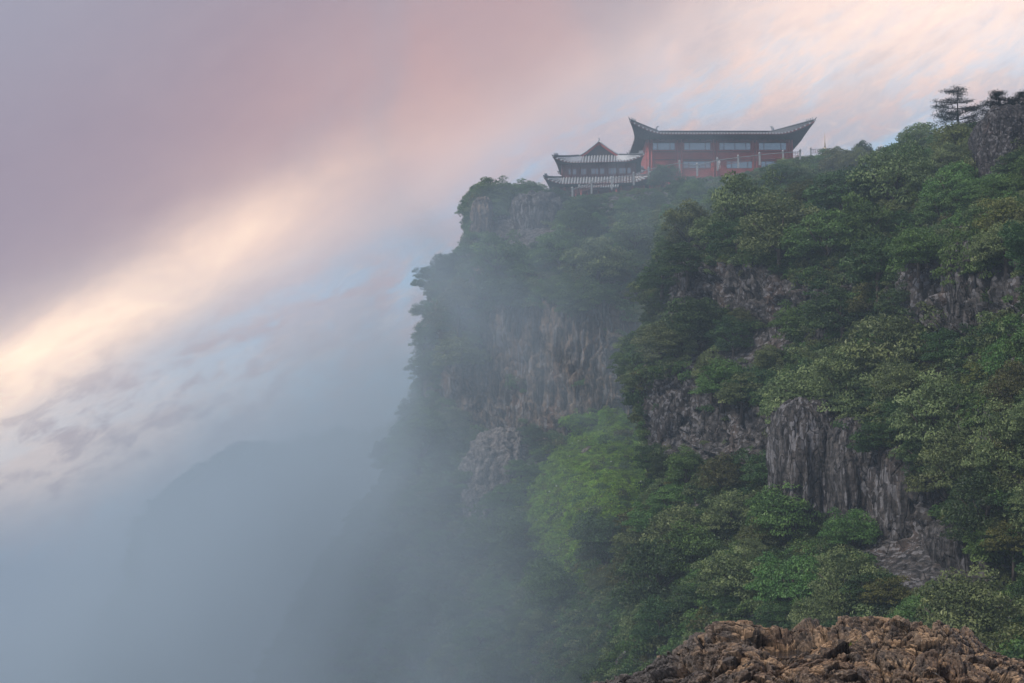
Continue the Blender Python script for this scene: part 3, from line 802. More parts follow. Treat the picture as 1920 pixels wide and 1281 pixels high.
# further trees of the cover, each named after the landmark it stands beside
LM_A = [(1508,880,'the first rock pillar'),(1602,905,'the second rock pillar'),(1697,950,'the third rock pillar'),(1655,655,'the largest pale ledge tree'),(1310,545,'the left grey rock face'),
        (1430,555,'the middle rock face'),(1800,560,'the lichen speckled rock face'),(1885,300,'the rock tower'),(1800,215,'the layered fir'),(1330,820,'the rust stained face'),(1400,405,'the wide tree right of the gully'),
        (1870,650,'the bright bush at the right edge'),(1820,1070,'the lowest rock face'),(1355,900,'the brownish cushion tree'),(1600,1150,'the rim of the brown ledge'),(1360,1170,'the left shoulder of the brown ledge'),(1480,285,'the right end of the red hall')]
LM_B = [(1010,430,'the smooth rock dome'),(1100,800,'the foot of the fluted cliff'),(1000,570,'the top of the fluted cliff'),(1120,880,'the green meadow'),(930,880,'the pale outcrop'),(1110,345,'the tiled hall'),
        (870,600,'the yellow-green hanging bush'),(1200,480,'the misty gully'),(840,520,'the tree leaning over the left edge'),(1000,1040,'the lower end of the meadow'),(1300,330,'the red hall'),(1150,1150,'the dark misty trees of the valley side')]
COLN = {'rhodo': 'grey-green', 'green': 'fresh green', 'dark': 'dark green', 'olive': 'olive', 'yellow': 'yellow-green'}
USED = set()
def describe(px, py, k, f, lms):
    a, b, nm = min(lms, key=lambda q: (q[0] - px) ** 2 + (q[1] - py) ** 2)
    dx, dy = px - a, py - b; dist = math.hypot(dx, dy)
    v = 'below' if dy > 0 else 'above'; h_ = 'right' if dx > 0 else 'left'
    if abs(dx) < .4 * abs(dy): pos = 'straight ' + v
    elif abs(dy) < .4 * abs(dx): pos = h_ + ' of'
    else: pos = v + (' and right of' if dx > 0 else ' and left of')
    far = 'close' if dist < 45 else ('a little way' if dist < 95 else 'well')
    size = 'small' if f < .33 else ('middle-sized' if f < .66 else 'large')
    for form in ('', 'flat-topped ' if f * 97 % 1 < .5 else 'rounded ', 'lone looking ', 'leafy ', 'dense '):
        t = '%s %s%s tree %s %s %s' % (size, form, COLN[k], far, pos, nm)
        if t not in USED: break
    return t
def more_trees(G, n, polys, kinds, size, frame, label, group, minD, lms=None):
    pt, nr, _ = sample_grid(G, n * 30, frame); px, py = proj(pt); rk = rockmask(px, py, polys) | inside(px, py, MEADOW) | inside(px, py, [(1010,330),(1500,200),(1720,200),(1720,285),(1560,310),(1380,350),(1200,400),(1010,415)])
    got = []
    taken = [(t[0], t[1], t[2]) for t in T]
    for i in range(len(pt)):
        if len(got) >= n: break
        if rk[i]: continue
        if any((px[i] - a) ** 2 + (py[i] - b) ** 2 < (w * .38) ** 2 for a, b, w in taken): continue
        if any(((pt[i] - q) ** 2).sum() < minD ** 2 for q in got): continue
        h = hit(px[i], py[i])
        if h is None or abs(h[0][1] - pt[i][1]) > 4: continue
        f = rng.random(); k = kinds[int(rng.integers(0, len(kinds)))]; lab = label; r = size[0] + (size[1] - size[0]) * f
        if lms:
            lab = describe(px[i], py[i], k, f, lms)
            if lab in USED or len(lab.split()) > 16: continue
            USED.add(lab)
        got.append(pt[i])
        c = pt[i] + nr[i] * r * .35 + (0, 0, r * .15)
        e = empty('tree', tuple(c), rng.random() * 6.28, lab, 'tree', group); e.scale = (r * rng.uniform(.8, 1.25), r * rng.uniform(.8, 1.25), r * rng.uniform(.8, 1.25))
        link('crown', CROWNS[k][i % len(CROWNS[k])], e); link('trunk', TRUNKS[i % 3], e)
    print(group, len(got))
more_trees(GA, 110, ROCK, ['rhodo', 'green', 'dark', 'rhodo', 'dark', 'olive'], (1.5, 3.1), (1180, 1950, 235, 1250), 'middling green tree among its like in the cover of the near cliff', 'trees on the near cliff', 3.0, LM_A)
more_trees(GB, 80, ROCKB, ['green', 'green', 'dark', 'rhodo'], (1.8, 3.4), (700, 1400, 350, 1281), 'misty green tree among its like on the temple buttress', 'misty trees on the temple buttress', 4.2, LM_B)
more_trees(GC, 24, [], ['green', 'dark'], (2.6, 4.6), (200, 900, 560, 1281), 'faint tree among its like on the fog veiled left hillside', 'trees in the fog on the far hillside', 6)

# layered firs
def fir(px, py_top, py_base, D, wpx, label, seed, lean=0):
    g = random.Random(seed)
    top = P(px, py_top, D); base = P(px, py_base, D); H = top[2] - base[2] + 1.5; w = wpx / F * D / 2 * 1.35
    e = empty('fir_tree', (base[0], base[1], base[2] - 1.5), 0, label, 'fir')
    tb = MB(); tb.tube([(0, 0, 0), (lean * .3, 0, H * .5), (lean, 0, H * .98)], [.16, .11, .03], 7)
    V = []; Tn = []
    k = 0; gg = np.random.default_rng(seed)
    nl = 8
    for li in range(nl):
        f = li / (nl - 1); z = 1.5 * .6 + (H - 1.0) * (.08 + .9 * f)
        ln = w * (1.0 - .70 * f ** 1.5) * (.7 if f < .12 else 1)
        for b in range(4 if f < .85 else 3):
            a = g.random() * 6.28; l_ = ln * g.uniform(.55, 1.1); x0 = lean * f
            rise = l_ * g.uniform(-.06, .30)
            p0 = Vector((x0, 0, z)); p1 = p0 + Vector((math.cos(a) * l_, math.sin(a) * l_, rise))
            tb.tube([p0, p0.lerp(p1, .6) + Vector((0, 0, -.05)), p1], [.05, .035, .012], 4)
            npad = int(4 + l_ * 4.2)
            for q in range(npad):
                tpos = .3 + .75 * q / npad; c = np.array(p0.lerp(p1, tpos)) + gg.normal(0, 1, 3) * (.13, .13, .05) * l_ * .6
                m_ = 22; r_ = .34 * (1.1 - .3 * tpos)
                d = gg.normal(0, 1, (m_, 3)) * (r_, r_, .075)
                pos = c + d; ax = gg.normal(0, 1, (m_, 3)) * (1, 1, .35); ax /= np.linalg.norm(ax, axis=1, keepdims=True)
                bx = np.cross(ax, (0, 0, 1)); bx /= np.linalg.norm(bx, axis=1, keepdims=True) + 1e-6
                L_ = .16
                V.append(np.stack([pos - ax * L_, pos + bx * .035, pos + ax * L_, pos - bx * .035], 1).reshape(-1, 3)); Tn.append(np.repeat(gg.random(m_), 4))
    V = np.concatenate(V); me = mesh_np('needles', V, np.arange(len(V)).reshape(-1, 4), M_leaf['needle'], False)
    at = me.attributes.new('tint', 'FLOAT', 'POINT'); at.data.foreach_set('value', np.concatenate(Tn).astype(np.float32))
    link('crown', me, e); tb.obj('trunk', M_bark, e, True)
fir(1797, 168, 245, 160, 120, 'dark layered fir alone on the skyline left of the rock tower', 4)
fir(1880, 172, 212, 137, 58, 'wind bent dark fir growing on top of the rock tower', 9, -.5)
fir(1900, 172, 212, 137, 46, 'smaller fir leaning right on the rock tower top at the right edge', 12, .9)

# ------------------------------------------------------------------ temple halls
def eave_loop(a, b, ze, lift, flare, pw, back=1.0, n=40):
    """four sides, each list of (x, y, z) from one corner to the next, starting with the front"""
    sides = []
    cs = [(-a, -b), (a, -b), (a, b), (-a, b)]
    for i in range(4):
        (x0, y0), (x1, y1) = cs[i], cs[(i + 1) % 4]; ln = math.hypot(x1 - x0, y1 - y0)
        nx, ny = (y1 - y0) / ln, -(x1 - x0) / ln
        row = []
        for k in range(n + 1):
            s = k / n; dc = min(s, 1 - s) * ln           # distance to the nearest corner
            q = max(0, 1 - dc / pw)
            cy_ = y0 if s < .5 else y1
            bk = back if cy_ > 0 else 1.0
            o = flare * bk * q ** 2.6
            tx, ty = (x1 - x0) / ln, (y1 - y0) / ln
            sg = -1 if s < .5 else 1
            row.append((x0 + (x1 - x0) * s + nx * o + tx * sg * o, y0 + (y1 - y0) * s + ny * o + ty * sg * o, ze + lift * bk * q ** 2.1))
        sides.append(row)
    return sides
def ridge_pt(p, side, ra, rb, zr):
    x = max(-ra, min(ra, p[0])); y = max(-rb, min(rb, p[1])); return (x, y, zr)
def slope_row(e, r, m=8, sag=.35):
    out = []
    for k in range(m + 1):
        t = k / m; z = e[2] + (r[2] - e[2]) * (t - sag * t * (1 - t) * 1.0)
        out.append((e[0] + (r[0] - e[0]) * t, e[1] + (r[1] - e[1]) * t, z))
    return out
def hip_roof(root, a, b, ze, ra, rb, zr, wa, wb, zw, lift, flare, corner, rib_mat, rib_step=.42, thick=.28, rib_r=.13, n=44, back=1.0):
    sides = eave_loop(a, b, ze, lift, flare, corner, back, n)
    sl = MB(); so = MB(); fa = MB(); ribs = MB(); ends = MB()
    for si, row in enumerate(sides):
        grid = [slope_row(p, ridge_pt(p, si, ra, rb, zr)) for p in row]
        sl.grid([g[::1] for g in grid][::-1])
        low = [(p[0], p[1], p[2] - thick) for p in row]
        fa.grid([row, low])
        # soffit from the lower edge of the eave to the wall head
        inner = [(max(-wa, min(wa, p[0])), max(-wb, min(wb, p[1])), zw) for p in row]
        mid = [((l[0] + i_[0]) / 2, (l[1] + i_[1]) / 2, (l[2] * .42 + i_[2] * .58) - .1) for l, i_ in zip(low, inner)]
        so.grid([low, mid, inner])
        # tile ribs
        ln = math.hypot(row[-1][0] - row[0][0], row[-1][1] - row[0][1]); m = int(ln / rib_step)
        for k in range(m + 1):
            s = k / m * n; i0 = min(int(s), n - 1); f = s - i0
            e = tuple(row[i0][j] * (1 - f) + row[i0 + 1][j] * f for j in range(3))
            pts = slope_row(e, ridge_pt(e, si, ra, rb, zr), 5)
            dirx, diry = (1, 0) if si in (0, 2) else (0, 1)
            v = []; fc = []
            for q in pts:
                v += [(q[0] - dirx * rib_r, q[1] - diry * rib_r, q[2] + .02), (q[0], q[1], q[2] + rib_r * 1.3), (q[0] + dirx * rib_r, q[1] + diry * rib_r, q[2] + .02)]
            for j in range(len(pts) - 1):
                fc += [(j * 3, j * 3 + 1, j * 3 + 4, j * 3 + 3), (j * 3 + 1, j * 3 + 2, j * 3 + 5, j * 3 + 4)]
            fc += [(0, 2, 1)]
            ribs.add(v, fc)
            ends.box((e[0], e[1], e[2] - .03), (rib_r * 1.7 if dirx else .1, .1 if dirx else rib_r * 1.7, rib_r * 1.7))
    roof = sl.obj('roof', M_tile, root, True)
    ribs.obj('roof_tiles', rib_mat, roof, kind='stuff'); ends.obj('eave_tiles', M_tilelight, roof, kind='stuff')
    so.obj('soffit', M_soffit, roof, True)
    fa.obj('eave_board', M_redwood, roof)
    # hip ridges with upturned tips
    for si in range(4):
        p = sides[si][0]; r = ridge_pt(p, si, ra, rb, zr); pts = slope_row(p, r, 8)
        tip = (p[0] + (p[0] - pts[1][0]) * .35, p[1] + (p[1] - pts[1][1]) * .35, p[2] + lift * .22 + .15)
        h = MB(); h.tube([tip] + [(q[0], q[1], q[2] + .12) for q in pts], [.04] + [.14] + [.2] * 8, 6); h.obj('hip_ridge', M_tile, roof, True)
        for k in range(1, 5):
            q = pts[0]; t = k * .11; w_ = [q[j] * (1 - t) + pts[3][j] * t for j in range(3)]
            g = MB(); g.lathe((w_[0], w_[1], w_[2] + .25), [(.1, 0), (.14, .15), (.06, .28), (.1, .38), (.02, .52)], 7); g.obj('roof_figure', M_tilemid, roof)
    return roof, sides
def window_set(root, x, z, w, h, panes, y=-.0, mat=M_redwood):
    """a recessed window: dark frame part with glass panes as sub-parts; panes = list of widths fractions"""
    fr = MB(); t = .09; d = .12
    fr.box((x, y, z + h / 2), (w + 2 * t, d, t)); fr.box((x, y, z - h / 2), (w + 2 * t, d, t * 1.2))
    edges = [0]
    for p in panes: edges.append(edges[-1] + p)
    tot = edges[-1]; xs = [x - w / 2 + w * e / tot for e in edges]
    for q in xs: fr.box((q, y + .004, z), (t * 1.3, d - .01, h - .02))
    f = fr.obj('window', mat, root)
    for i in range(len(xs) - 1):
        MB().box(((xs[i] + xs[i + 1]) / 2, y + .03, z), (xs[i + 1] - xs[i] - t * 1.35, .03, h - t * 1.1)).obj('pane', M_glass, f)
    return f

def red_hall():
    Df = 266.0; s = Df / F / (CT)         # metres per photo pixel near the middle of the hall
    def wp(px, py, D=Df): return P(px, py, D)
    L_ = wp(1212, 300); R_ = wp(1487, 300); cx = (L_[0] + R_[0]) / 2; wa = (R_[0] - L_[0]) / 2
    dep = 6.5; zb = wp(1340, 372)[2]; zt = wp(1340, 262)[2]; ze = wp(1340, 250, Df - 2.6)[2]
    zg = wp(1340, 335)[2]
    root = empty('red_hall', (cx, Df + dep, zb), 0, 'long two-storey red hall with an upswept grey tiled roof behind the stone balustrade', 'hall')
    H = zt - zb; W_ = MB()
    def lx(px, py=300): return wp(px, py)[0] - cx
    def lz(py): return wp(1340, py)[2] - zb
    # walls with window openings recessed: build as piers and bands around the openings
    ops = [(1224,1266,264,280,(1,2.5,1)), (1283,1333,265,281,(1,3,1)), (1349,1408,266,283,(1,2.3,2.3,1)), (1423,1475,267,284,(1,3.2,1))]
    low = [(1281,1333,302,316,(1,3,1)), (1362,1412,302,316,(1,3,1)), (1427,1472,302,316,(1,3,1))]
    z1, z0 = lz(264.5), lz(281.5); z3, z2 = lz(302), lz(316)
    yf = -dep
    def band(za, zb_, xa=-wa, xb=wa, y=yf, t=.3):
        W_.box(((xa + xb) / 2, y + t / 2, (za + zb_) / 2), (xb - xa, t, abs(zb_ - za)))
    band(z1, H); band(z3, z0); band(0, z2)
    def piers(o, za, zb_):
        x = -wa
        for q in o:
            band(za, zb_, x, lx(q[0])); x = lx(q[1])
        band(za, zb_, x, wa)
    piers(ops, z0, z1); piers(low, z2, z3)
    W_.box((-wa + .15, .15, H / 2), (.3, 2 * dep - .3, H)); W_.box((wa - .15, .15, H / 2), (.3, 2 * dep - .3, H)); W_.box((0, dep - .15, H / 2), (2 * wa - .62, .3, H))
    wall = W_.obj('wall', M_red, root)
    MB().box((0, 0, z0 - .7), (2 * wa - .7, 2 * dep - .7, .2)).obj('floor_slab', M_soffit, root)
    for q in ops: window_set(root, (lx(q[0]) + lx(q[1])) / 2, (z0 + z1) / 2, lx(q[1]) - lx(q[0]), z1 - z0 - .05, q[4], yf + .12)
    for q in low: window_set(root, (lx(q[0]) + lx(q[1])) / 2, (z2 + z3) / 2, lx(q[1]) - lx(q[0]), z3 - z2 - .05, q[4], yf + .12)
    for px in (1216, 1222, 1270, 1278, 1338, 1344, 1412, 1419, 1480, 1485):
        MB().lathe((lx(px), yf - .12, 0), [(.2, 0), (.2, H - .05)], 10).obj('column', M_red, root, True)
    # beams and bracket row below the eave
    MB().box((0, yf - .14, H - .35), (2 * wa, .26, .45)).obj('beam', M_redwood, root)
    for k in range(26):
        x = -wa + .5 + (2 * wa - 1) * k / 25
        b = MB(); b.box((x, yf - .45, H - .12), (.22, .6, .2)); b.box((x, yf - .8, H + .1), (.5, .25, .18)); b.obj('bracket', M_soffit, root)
    band_ = MB(); band_.box((0, yf - .05, z0 - .35), (2 * wa + .1, .12, .14)); band_.box((0, yf - .05, z3 + .25), (2 * wa + .1, .12, .14)); band_.obj('string_course', M_redwood, root)
    ov = 2.7
    roof, sides = hip_roof(root, wa + ov - .6, dep + ov, ze - zb, wa - 3.5, .25, ze - zb + 2.25, wa - .05, dep - .05, H + .02, 2.1, 1.35, 5.5, M_tile, .62, back=.1, rib_r=.16)
    # main ridge and ornaments
    rg = MB(); rg.box((0, 0, ze - zb + 2.35), (2 * wa - 5.5, .4, .55)); rg.box((0, 0, ze - zb + 2.68), (2 * wa - 5.1, .5, .12)); rg.obj('ridge', M_tile, roof)
    for sgn in (-1, 1):
        f = MB(); x = sgn * (wa - 2.7)
        f.tube([(x, 0, ze - zb + 2.3), (x + sgn * .15, 0, ze - zb + 3.1), (x - sgn * .15, 0, ze - zb + 3.6), (x - sgn * .5, 0, ze - zb + 3.7)], [.3, .3, .2, .05], 7); f.obj('ridge_ornament', M_tilemid, roof, True)
red_hall()

def small_hall():
    Df = 250.5; yaw = R(-6)
    c0 = P(1112, 330, Df); 
    s = Df / F
    hw = 7.3; dep = 5.2; zb = P(1112, 395, Df)[2]
    root = empty('tiled_hall', (c0[0] + 1.7, Df + dep + 2.2, zb), yaw, 'smaller two-tier red hall with pale ribbed roofs and a gable, left of the long hall', 'hall')
    def lz(py, D=Df): return P(1112, py, D)[2] - zb
    # upper storey
    uw, ud = 6.7, 4.6
    u0, u1 = lz(333, Df + 2.5), lz(305, Df + 2.2)
    eu = lz(302, Df + 1.0)
    W_ = MB(); H = u1 - u0
    zs0, zs1 = u0 + H * .25, u0 + H * .68
    ops = [(-5.6, -4.1), (-3.5, -2.3), (-1.4, 1.0), (1.5, 3.2), (3.7, 5.9)]
    def band(za, zb_, xa, xb): W_.box(((xa + xb) / 2, -ud + .12, (za + zb_) / 2), (xb - xa, .24, zb_ - za))
    band(u0 - .6, zs0, -uw, uw); band(zs1, u1, -uw, uw)
    x = -uw
    for a, b in ops: band(zs0, zs1, x, a); x = b
    band(zs0, zs1, x, uw)
    for sx in (-1, 1): W_.box((sx * (uw - .12), .12, (u0 - .6 + u1) / 2), (.24, 2 * ud - .24, H + .6))
    W_.box((0, ud - .12, (u0 - .6 + u1) / 2), (2 * uw - .5, .24, H + .6))
    W_.obj('wall', M_redwood, root)
    MB().box((0, 0, zs0 - .4), (2 * uw - .6, 2 * ud - .6, .15)).obj('floor_slab', M_soffit, root)
    for a, b in ops: window_set(root, (a + b) / 2, (zs0 + zs1) / 2, b - a, zs1 - zs0 - .03, (1, 1, 1) if b - a > 1.6 else (1, 1), -ud + .1)
    for k in range(9):
        MB().lathe((-uw + 2 * uw * k / 8, -ud - .12, u0 - .6), [(.14, 0), (.14, H + .55)], 8).obj('column', M_redwood, root, True)
    # upper roof: skirt, then gable facing the front
    a, b = hw + .35, dep + .9
    roof, sides = hip_roof(root, a, b, eu, 3.25, 2.2, eu + 2.0, uw - .03, ud - .03, u1 - .02, .95, .6, 3.2, M_tilelight, .56, .2, .14)
    gz = eu + 1.75; gh = 2.75; gw = 4.0; yf = -2.35; yb = 3.0
    g = MB()
    for sx in (-1, 1):
        rows = []
        for y in (yf - .35, yb):
            rows.append([(sx * gw * t, y, gz + gh * (1 - t) ** 1.25 + .05) for t in np.linspace(0, 1, 9)])
        g.grid(rows)
        g.grid([[(p[0], p[1], p[2] - .15) for p in r] for r in rows][::-1])
    gr = g.obj('gable_roof', M_tile, root, True)
    tl = MB()
    for sx in (-1, 1):
        for k in range(13):
            y = yf - .3 + k * .45
            tl.tube([(sx * gw * t, y, gz + gh * (1 - t) ** 1.25 + .09) for t in np.linspace(0, 1, 6)], .1, 4)
    tl.obj('roof_tiles', M_tilelight, gr, kind='stuff')
    gwl = MB(); n = 10
    top = [(x_, yf, gz + gh * (1 - abs(x_) / gw) ** 1.25) for x_ in np.linspace(-gw * .97, gw * .97, 2 * n + 1)]
    bot = [(x_, yf, gz - .25) for x_ in np.linspace(-gw * .97, gw * .97, 2 * n + 1)]
    gwl.grid([bot, top]); gwl.obj('gable_wall', M_soffit, root)
    for sx in (-1, 1):
        bb = MB(); pts = [(sx * gw * t, gz + gh * (1 - t) ** 1.25) for t in np.linspace(0, 1.03, 9).clip(0, 1)]
        for i in range(8):
            (xa, za), (xb, zb2) = pts[i], pts[i + 1]
            bb.add([(xa, yf - .33, za - .02), (xb, yf - .33, zb2 - .02), (xb, yf - .33, zb2 - .42), (xa, yf - .33, za - .42), (xa, yf - .25, za - .02), (xb, yf - .25, zb2 - .02), (xb, yf - .25, zb2 - .42), (xa, yf - .25, za - .42)],
                   [(0, 1, 2, 3), (7, 6, 5, 4), (3, 2, 6, 7), (0, 4, 5, 1)])
        bb.obj('barge_board', M_red, root)
        rt = MB(); rt.tube([(q[0], yf - .36, q[1] + .12) for q in pts], .12, 6); rt.obj('verge_tile', M_tilelight, root, True)
    MB().lathe((0, yf - .1, gz + gh + .1), [(.14, 0), (.2, .2), (.08, .35), (.14, .5), (.02, .8)], 8).obj('finial', M_tilemid, root, True)
    MB().box((0, .3, gz + gh + .14), (.3, yb - yf, .25)).obj('ridge', M_tilemid, root)
    pd = MB(); pd.tube([(0, yf - .38, gz + gh - .3), (0, yf - .38, gz + gh - 1.0)], [.22, .06], 6); pd.obj('pendant', M_redwood, root)
    # lower storey and roof
    lw, ld = hw + .9, dep + 1.2; el = lz(340, Df - 1.2)
    hip_roof(root, lw + .9, ld + 1.3, el, uw + .05, ud + .05, el + 1.65, lw - .05, ld - .05, el - .5, 1.05, .7, 3.2, M_tilelight, .56, .2, .14)
    w = MB(); w.box((0, 0, (el - .45) / 2), (2 * lw, 2 * ld, el - .45)); w.obj('lower_wall', M_redwood, root)
    for k in range(9): MB().lathe((-lw + 2 * lw * k / 8, -ld - .16, 0), [(.17, 0), (.17, el - .5)], 8).obj('column', M_red, root, True)
    # porch roof in front
    pr = MB(); x0, x1 = -3.3, 3.6; yb_ = -ld - 1.3; yf_ = yb_ - 1.6; z1 = el - .55; z0_ = z1 - .75
    pr.grid([[(x0, yf_, z0_), (x1, yf_, z0_)], [(x0, yb_, z1), (x1, yb_, z1)]]); pr.grid([[(x0, yf_, z0_ - .15), (x0, yb_, z1 - .15)], [(x1, yf_, z0_ - .15), (x1, yb_, z1 - .15)]])
    po = pr.obj('porch_roof', M_tile, root)
    rb = MB()
    for k in range(17):
        xx = x0 + (x1 - x0) * k / 16; rb.tube([(xx, yf_ - .05, z0_ + .04), (xx, yb_, z1 + .04)], .11, 5)
    rb.obj('roof_tiles', M_tilelight, po, kind='stuff')
    en = MB(); en.tube([(x0 - .1, yb_, z1 + .1), (x0 - .1, (yb_ + yf_) / 2, z0_ + .4), (x0 - .1, yf_, z0_ + .1), (x0 - .1, yf_ - .25, z0_ + .55)], [.2, .2, .18, .05], 6); en.obj('verge_tile', M_stone, po, True)
    for xx in (x0 + .3, x1 - .3): MB().lathe((xx, yf_ + .3, 0), [(.15, 0), (.15, z0_ - .1)], 8).obj('column', M_red, root, True)
    MB().box((0, yf_ + .3, z0_ - .3), (x1 - x0 - .2, .16, .3)).obj('beam', M_redwood, root)
small_hall()

# ------------------------------------------------------------------ balustrades
def post_mesh():
    mb = MB(); mb.box((0, 0, .5), (.3, .3, 1.9)); mb.box((0, 0, 1.49), (.38, .38, .08)); mb.lathe((0, 0, 1.53), [(.1, 0), (.19, .1), (.21, .24), (.15, .38), (.03, .46)], 10)
    return mb.mesh('post', M_stone)
POST = post_mesh()
M_rail = plain('red_painted_rail', (.22, .075, .07), .6, .3, 4); M_srail = plain('stone_rail', (.28, .27, .28), .7, .2, 4)
def balustrade(pts, label, D, h=2.0, scale=1.0):
    c = P(*pts[0], D); root = empty('balustrade', tuple(c), 0, label, 'balustrade')
    Q = [P(x, y, D + (x - pts[0][0]) * .002) - c for x, y in pts]
    for q in Q:
        o = link('post', POST, root); o.location = (q[0], q[1], q[2] - h * scale); o.scale = (scale,) * 3
    for a, b in zip(Q[:-1], Q[1:]):
        a = Vector(a); b = Vector(b)
        for nm, dz, r, m_ in (('top_rail', -.55, .075, M_srail), ('lower_rail', -1.45, .06, M_rail)):
            t = MB(); t.tube([a + Vector((0, 0, dz * scale)), b + Vector((0, 0, dz * scale))], r * scale, 6); t.obj(nm, m_, root)
        n = max(3, int((b - a).length / .42))
        for k in range(1, n):
            p = a.lerp(b, k / n); t = MB(); t.tube([p + Vector((0, .01, -.6 * scale)), p + Vector((0, .01, -1.45 * scale))], .032 * scale, 4); t.obj('baluster', M_rail, root)
        for zz in (-.85, -1.15):
            t = MB(); t.tube([a + Vector((0, -.01, zz * scale)), b + Vector((0, -.01, zz * scale))], .03 * scale, 4); t.obj('cross_rail', M_rail, root)
balustrade([(1073,350),(1109,338),(1147,330),(1188,322),(1216,312),(1274,300),(1307,305),(1345,295),(1384,290),(1424,285),(1468,281),(1500,279)], 'red railing between pale stone posts climbing the cliff edge below the halls', 246.5)
balustrade([(1520,276),(1569,274),(1593,281),(1640,283)], 'faint stone railing on the skyline right of the long red hall', 262, scale=.8)
# gilded spire behind the right railing
def stupa():
    c = P(1547, 285, 285); r = empty('gilded_spire', tuple(c), 0, 'small pale golden spire rising behind the skyline railing', 'spire')
    MB().lathe((0, 0, -1), [(1.0, 0), (.9, .5), (.7, .6), (.65, 1.1), (.4, 1.7), (.2, 1.9)], 12).obj('base', M_gold, r, True)
    MB().lathe((0, 0, .9), [(.2, 0), (.12, .6), (.15, .7), (.07, 1.3), (.02, 3.2)], 8).obj('finial', M_gold, r, True)
stupa()
# stone posts beside the firs
for (px, py, D, lab) in ((1842, 222, 150, 'short pale stone post on the skyline left of the rock tower'), (1886, 208, 136.5, 'short pale stone post on top of the rock tower between the firs')):
    c = P(px, py, D); o = link('stone_post', POST, None, label=lab, category='post', group=None) if False else link('stone_post', POST)
    o['label'] = lab; o['category'] = 'post'; o.location = (c[0], c[1], c[2] - 1.2); o.scale = (1.1, 1.1, .75)

# people behind the balustrade
M_skin = plain('skin', (.45, .28, .2), .6, .05); M_hair = plain('black_hair', (.02, .018, .018), .6, .1)
def person(px, py, D, cloth, label, rz=0):
    root = empty('person', tuple(P(px, py, D)), rz, label, 'person')       # py: feet
    J = [(0,0,.95),(0,0,1.2),(0,0,1.42),(0,-.01,1.52),(0,-.02,1.64), (.19,0,1.40),(.25,-.05,1.15),(.22,-.3,1.08), (-.19,0,1.40),(-.25,-.05,1.15),(-.2,-.3,1.08),
         (.1,0,.9),(.11,-.02,.5),(.12,.02,.08),(.12,-.12,.03), (-.1,0,.9),(-.12,.02,.5),(-.13,.05,.08),(-.13,-.1,.03)]
    E = [(0,1),(1,2),(2,3),(3,4),(2,5),(5,6),(6,7),(2,8),(8,9),(9,10),(0,11),(11,12),(12,13),(13,14),(0,15),(15,16),(16,17),(17,18)]
    rad = [.15,.15,.13,.055,.1,.06,.045,.035,.06,.045,.035,.1,.065,.045,.04,.1,.065,.045,.04]
    me = bpy.data.meshes.new('body'); me.from_pydata(J, E, []); me.update(); me.materials.append(cloth)
    o = link('body', me, root); md = o.modifiers.new('skin', 'SKIN'); md.use_smooth_shade = True
    for i, r in enumerate(rad): me.skin_vertices[0].data[i].radius = (r, r * .8)
    me.skin_vertices[0].data[0].use_root = True
    o.modifiers.new('subd', 'SUBSURF').render_levels = 1
    h = MB(); h.lathe((0, .01, 1.66), [(.1, 0), (.115, .06), (.09, .13), (.03, .17)], 10); h.obj('hair', M_hair, root, True)
    f = MB(); f.lathe((0, -.045, 1.58), [(.04, -.02), (.075, .03), (.08, .1), (.05, .14)], 10); f.obj('face', M_skin, root, True)
try:
    person(1336, 321, 248.5, plain('red_jacket', (.65, .08, .04), .7, .1), 'person in a bright red-orange jacket standing at the railing before the hall', .3)
    person(1349, 317, 248.5, plain('white_shirt', (.7, .7, .7), .7, .1), 'person in a white top at the railing right of the red jacket', -.3)
except Exception as ex:
    print('person', ex)

